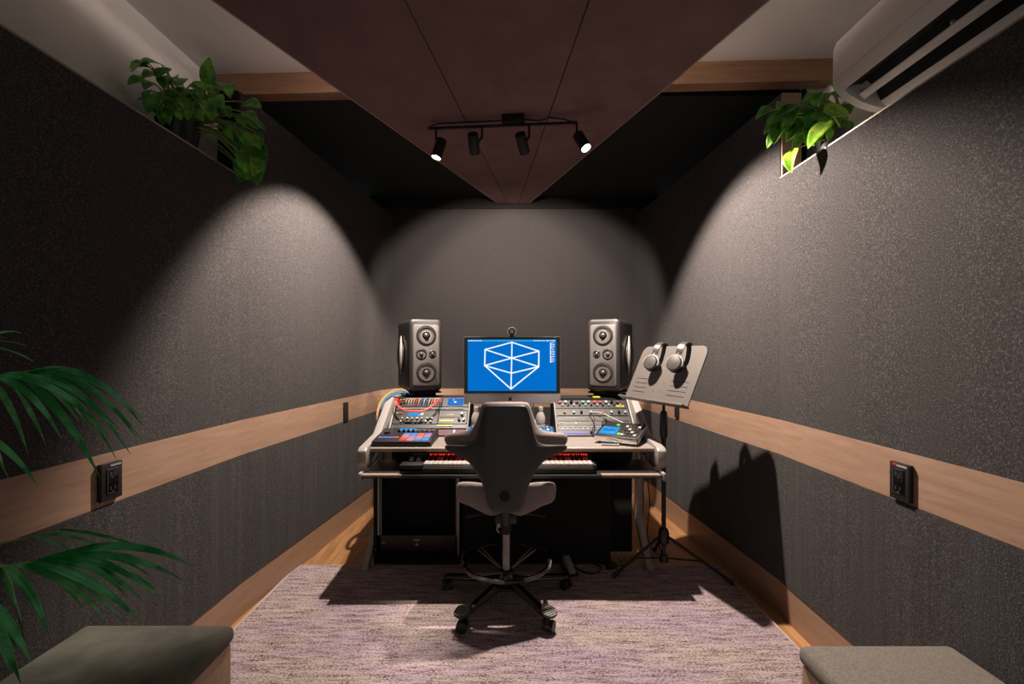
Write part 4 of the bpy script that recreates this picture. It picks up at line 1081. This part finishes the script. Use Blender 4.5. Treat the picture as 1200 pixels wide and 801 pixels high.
# ================================================================== plants
def leafmesh(g, base, dirv, up, L, W, curl=.25, fold=.15, heart=True, nu=8):
    dirv = dirv.normalized(); sd = dirv.cross(up).normalized(); n = sd.cross(dirv).normalized()
    def fn(a, b):
        t = a; s = -1+2*b
        if heart: w = W*.5*(math.sin(PI*min(1, t**.62))**.75 if t > 0 else 0)*(1.0-.12*t)
        else: w = W*.5*math.sin(PI*t)**.7
        back = (-.10*L*(abs(s)**1.5)*(1-t)**3) if heart else 0
        return base+dirv*(L*t+back)+sd*(w*s)+n*(-curl*L*t*t+fold*W*abs(s)*math.sin(PI*t))
    g.grid(fn, nu, 6)
def bez(p0, p1, p2, n=8): return [p0*(1-t)**2+p1*2*t*(1-t)+p2*t*t for t in [i/n for i in range(n+1)]]
def pothos(name, label, potc, targets, limes, seed, npad, spread, potr=.075):
    rnd = random.Random(seed)
    r = thing(name, label, 'potted plant', potc)
    px, py, pz = potc
    g = G(); M = Matrix.Translation(potc); k = potr/.075
    g.lathe([(.001, .0), (.055*k, 0), (.075*k, .13*k), (.078*k, .135*k), (.070*k, .135*k), (.066*k, .115*k), (.001, .115*k)], 32, M, caps=False); obj('pot', g, TERRA, r)
    g = G(); g.lathe([(.001, .118*k), (.066*k, .117*k)], 28, M, caps=False); obj('soil', g, SOIL, r)
    gl, gs, gy = G(), G(), G()
    top = Vector((px, py, pz+.12*k))
    def place(tip_base, L, lime=False, droop=None, arch=.10):
        st = top+Vector((rnd.uniform(-.03, .03), rnd.uniform(-.03, .03), 0))
        mid = (st+tip_base)/2+Vector((rnd.uniform(-.02, .02), rnd.uniform(-.02, .02), arch))
        gs.tube(bez(st, mid, tip_base, 7), [.0042-.0016*i/7 for i in range(8)], 6)
        dv = tip_base-mid; dv = dv.normalized()+Vector((rnd.uniform(-.5, .5), rnd.uniform(-.5, .5), -.55+rnd.uniform(-.3, .3)))
        if droop is not None: dv = Vector(droop)
        upv_ = Vector((rnd.uniform(-.6, .3)*(1 if px > 0 else -1), -1+rnd.uniform(-.3, .3), .7+rnd.uniform(-.4, .4)))
        if lime: upv_ = Vector((-1 if px > 0 else .5, -.35, .15))
        leafmesh(gy if lime else gl, tip_base, dv, upv_, L, L*rnd.uniform(.72, .9), rnd.uniform(.1, .4), rnd.uniform(.05, .25))
    for i in range(npad):
        c, rad = spread[i % len(spread)]
        a = Vector(c)+Vector((rnd.uniform(-1, 1)*rad[0], rnd.uniform(-1, 1)*rad[1], rnd.uniform(-1, 1)*rad[2]))
        place(a, rnd.uniform(.05, .085))
    for t in targets: place(Vector(t[0]), t[1], False, t[2], t[3] if len(t) > 3 else .08)
    for t in limes: place(Vector(t[0]), t[1], True, t[2], t[3] if len(t) > 3 else .08)
    obj('foliage', gl, POTHOS, r, solid=.0012); obj('stems', gs, STEMG, r); 
    if limes: obj('lime_leaves', gy, POTHOSLIME, r, solid=.0012)
    else: gy.bm.free()
    return r
u = .0040
pothos('potted_pothos', 'trailing pothos with lime leaves on the right ledge beside the air conditioner', (1.490, 2.13, ZL),
       [(P(905, 128, u), .085, (-.8, -.1, -.3)), (P(925, 140, u), .07, (-.5, -.3, -.8)), (P(914, 142, u), .10, (-.35, -.1, -1)), (P(940, 122, u), .08, (-.2, -.4, -.7)), (P(975, 100, .0042), .07, (.6, -.3, .3))],
       [(P(930, 176, .00378), .10, (-.30, -.1, -.95), .03), (P(971, 142, .0036), .12, (-.85, .15, -.75), .05), (P(968, 131, .0036), .12, (1, .0, .05), .04), (P(952, 158, .0037), .05, (-.1, -.1, -1), .03)],
       5, 62, [((1.43, 2.12, 2.38), (.09, .10, .09)), ((1.30, 2.13, 2.38), (.08, .05, .06)), ((1.46, 2.13, 2.42), (.08, .05, .08))])
pothos('potted_pothos', 'trailing pothos spilling over the left ledge beneath the brown beam', (-1.490, 2.06, ZL),
       [(P(296, 190, .0040), .11, (.25, -.1, -1)), (P(286, 200, .0041), .07, (-.3, -.3, -1)), (P(287, 120, .0041), .10, (.7, -.3, -.2)), (P(245, 100, .0040), .12, (.2, -.4, .8)), (P(262, 98, .0040), .11, (.4, -.4, -.4)),
        (P(300, 170, .0041), .10, (.5, -.4, -.5)), (P(232, 150, .0040), .08, (.5, -.4, .2)), (P(292, 140, .0041), .09, (.5, -.3, -.5)), (P(200, 98, .0038), .10, (.3, -.4, .1)), (P(190, 120, .0038), .09, (-.6, -.4, .1))],
       [(P(299, 186, .0040), .09, (.15, -.35, -1), .04)],
       11, 88, [((-1.42, 2.05, 2.42), (.11, .12, .09)), ((-1.25, 2.13, 2.28), (.05, .07, .13)), ((-1.48, 2.0, 2.42), (.09, .10, .10))], .085)

# palm: arching fronds with long drooping blades
pm = thing('potted_palm', 'leafy palm with long arching fronds reaching in from the left', 'potted plant', (-1.13, .50, .0))
M = Matrix.Translation((-1.13, .50, 0))
g = G(); g.lathe([(.001, .0165), (.12, .0165), (.15, .30), (.155, .31), (.140, .31), (.135, .27), (.001, .27)], 36, M, caps=False); obj('pot', g, TERRA, pm)
g = G(); g.lathe([(.001, .275), (.134, .272)], 28, M, caps=False); obj('soil', g, SOIL, pm)
g = G()
for k in range(6): g.tube(bez(Vector((-1.13+.02*math.cos(k), .50+.02*math.sin(k), .25)), Vector((-1.13+.03*math.cos(k), .52+.03*math.sin(k), .45)), Vector((-1.13+.05*math.cos(k), .54+.03*math.sin(k), .62))), .010, 8)
obj('stem_cluster', g, STEMG, pm)
def blade(g, p0, p2, lift, w, droop=0.0):
    """thin folded leaf from p0 to p2, bowed upwards"""
    p1 = p0.lerp(p2, .55)+Vector((0, 0, lift))
    n = 14; pts = bez(p0, p1, p2, n)
    rows = []
    for i, p in enumerate(pts):
        t = i/n; d = (pts[min(i+1, n)]-pts[max(i-1, 0)]).normalized()
        sd = d.cross(Vector((.3, -.6, .75))).normalized()
        ww = w*.5*min(1, .35+t*2.4)*(1-max(0, (t-.35)/.65)**1.6)+.0003
        nn2 = sd.cross(d)
        rows.append((p+sd*ww+nn2*ww*.45, p, p-sd*ww+nn2*ww*.45))
    vs = [[g.bm.verts.new(q) for q in r] for r in rows]
    for i in range(n):
        for j in range(2): g.bm.faces.new((vs[i][j], vs[i+1][j], vs[i+1][j+1], vs[i][j+1]))
def frond(path, tips, lab=None):
    """path: rachis points; tips: (fraction along the rachis, tip point, lift, width)"""
    g = G(); pp = catmull(path, 8); g.tube(pp, [.006-.0045*i/(len(pp)-1) for i in range(len(pp))], 8)
    fr = obj('frond_stem', g, STEMG, pm)
    g = G()
    for f, tip, lift, w in tips:
        i = f*(len(pp)-1); a = pp[int(i)]; b = pp[min(int(i)+1, len(pp)-1)]; blade(g, a.lerp(b, i-int(i)), tip, lift, w)
    obj('frond_leaf', g, PALM, fr, solid=.0008)
b0 = Vector((-1.11, .53, .58))
def tl(lst, u0, u1, lift, w):
    out = []; n = len(lst)
    for i, (f, px, py) in enumerate(lst):
        uu = u0+(u1-u0)*((i*37) % 10)/10
        out.append((f, P(px, py, uu), lift*random.uniform(.8, 1.2), w*random.uniform(.55, .9)))
    return out
path1 = [b0, Vector((-1.13, .68, .95)), P(-60, 462, .00175), P(0, 440, .0019), P(48, 434, .0020)]
frond(path1, tl([(1, 168.5, 500), (.99, 168, 518), (.97, 160, 470+42), (.93, 153, 532), (.9, 136, 537), (.84, 118, 561), (.80, 140, 504), (.86, 165, 489), (.78, 106, 504), (.74, 93, 495), (.70, 72, 514), (.66, 54, 522), (.62, 33, 532), (.72, 128, 512), (.9, 148, 478)], .0019, .0023, .075, .020))
frond([b0, Vector((-1.15, .66, .85)), P(-80, 500, .0016), P(-25, 505, .0018)], tl([(1, 44, 568), (.95, 10, 560), (.9, -10, 570), (.8, -20, 560)], .0019, .0021, .03, .022))
path2 = [b0, Vector((-1.10, .70, .72)), P(-40, 680, .0016), P(15, 662, .0018), P(62, 654, .0019)]
frond(path2, tl([(1, 226, 663), (1, 216, 681), (.97, 210, 677), (.95, 190, 704), (.93, 187, 694), (.9, 168, 704), (.84, 164, 728), (.80, 143, 727), (.74, 123, 725), (.88, 150, 700), (.7, 57, 742), (.66, 29, 750), (.78, 96, 712), (.9, 178, 676)], .0019, .0022, .06, .026))
frond([b0, Vector((-1.16, .64, .80)), P(-70, 640, .0017), P(0, 636, .0019), P(70, 620, .0020)], tl([(1, 178, 646), (.9, 120, 640), (.85, 90, 650)], .0020, .0022, .02, .010))
frond([b0, Vector((-1.12, .66, .66)), P(-60, 690, .0016), P(-20, 700, .00175)], tl([(1, 36, 775), (.95, 20, 762), (.9, 12, 790), (.85, -5, 800), (.8, 24, 800)], .0018, .0019, .035, .024))
frond([b0, Vector((-1.18, .66, 1.1)), P(-90, 420, .0017), P(-30, 404, .0018)], tl([(1, 26, 390), (.95, 31, 405), (.9, 40, 424), (.85, 8, 396)], .0019, .0021, .02, .010))

# ================================================================== light, world, camera
def spot(loc, d, power, size, blend, rad=.02, c=(1, .86, .74)):
    l = bpy.data.lights.new('spot_bulb', 'SPOT'); l.energy = power; l.spot_size = math.radians(size); l.spot_blend = blend
    l.shadow_soft_size = rad; l.color = c
    o = bpy.data.objects.new('spot_bulb', l); col.objects.link(o); o.location = loc
    o.rotation_euler = Vector(d).to_track_quat('-Z', 'Y').to_euler(); return o
AIMS = [((-.532, .157, -.833), 290, 98), ((.02, .84, -.53), 140, 86), ((.08, .84, -.53), 140, 86), ((.491, -.119, -.862), 360, 112)]
for (p, dr, _), (a, e, sz) in zip(HEADS, AIMS):
    spot(p+Vector(a).normalized()*.012, a, e, sz, .35)
# lamp lying on top of the hanging panel, washing the plaster ceiling
al = bpy.data.lights.new('cove_lamp', 'AREA'); al.shape = 'RECTANGLE'; al.size = 1.3; al.size_y = .8; al.energy = 68; al.color = (1, .88, .80)
ao = bpy.data.objects.new('cove_lamp', al); col.objects.link(ao); ao.location = (-.08, 1.85, 2.72); ao.rotation_euler = (PI, 0, 0)
w = bpy.data.worlds.new('World'); bpy.context.scene.world = w; w.use_nodes = True
bg = w.node_tree.nodes['Background']; bg.inputs[0].default_value = (.5, .80, .74, 1); bg.inputs[1].default_value = .5  # dim teal fill, reaching the room through the added rear opening

cam = bpy.data.cameras.new('camera'); co = bpy.data.objects.new('camera', cam); col.objects.link(co)
co.location = (0, 0, EYE); co.rotation_euler = (PI/2, 0, 0)
cam.sensor_width = 36; cam.lens = F/1200*36; cam.shift_y = (HZ-400.5)/1200; cam.clip_start = .02
sc = bpy.context.scene; sc.camera = co
sc.view_settings.view_transform = 'Standard'; sc.view_settings.look = 'None'; sc.view_settings.gamma = 1
sc.view_settings.use_curve_mapping = False; sc.view_settings.exposure = 0.0

GROUPS = {'studio_monitor_speaker': 'loudspeakers at both ends of the desk', 'speaker_stand': 'isolation stands under the loudspeakers', 'headphones': 'headphones hooked over the music stand',
          'button_deck': 'lit button decks beside the chair back', 'plastic_bottle': 'clear bottles behind the button decks', 'wall_socket': 'black outlets on the wooden wall strips',
          'upholstered_bench': 'benches in the foreground', 'potted_pothos': 'pothos plants on the ledges', 'rack_unit': 'rack units in the desk bays', 'patch_cable': 'coloured patch cables on the left of the desk',
          'cable': 'loose cables around the desk'}
for o in list(col.objects):
    n = o.name.split('.')[0]
    if o.parent is None and n in GROUPS and 'category' in o: o['group'] = GROUPS[n]
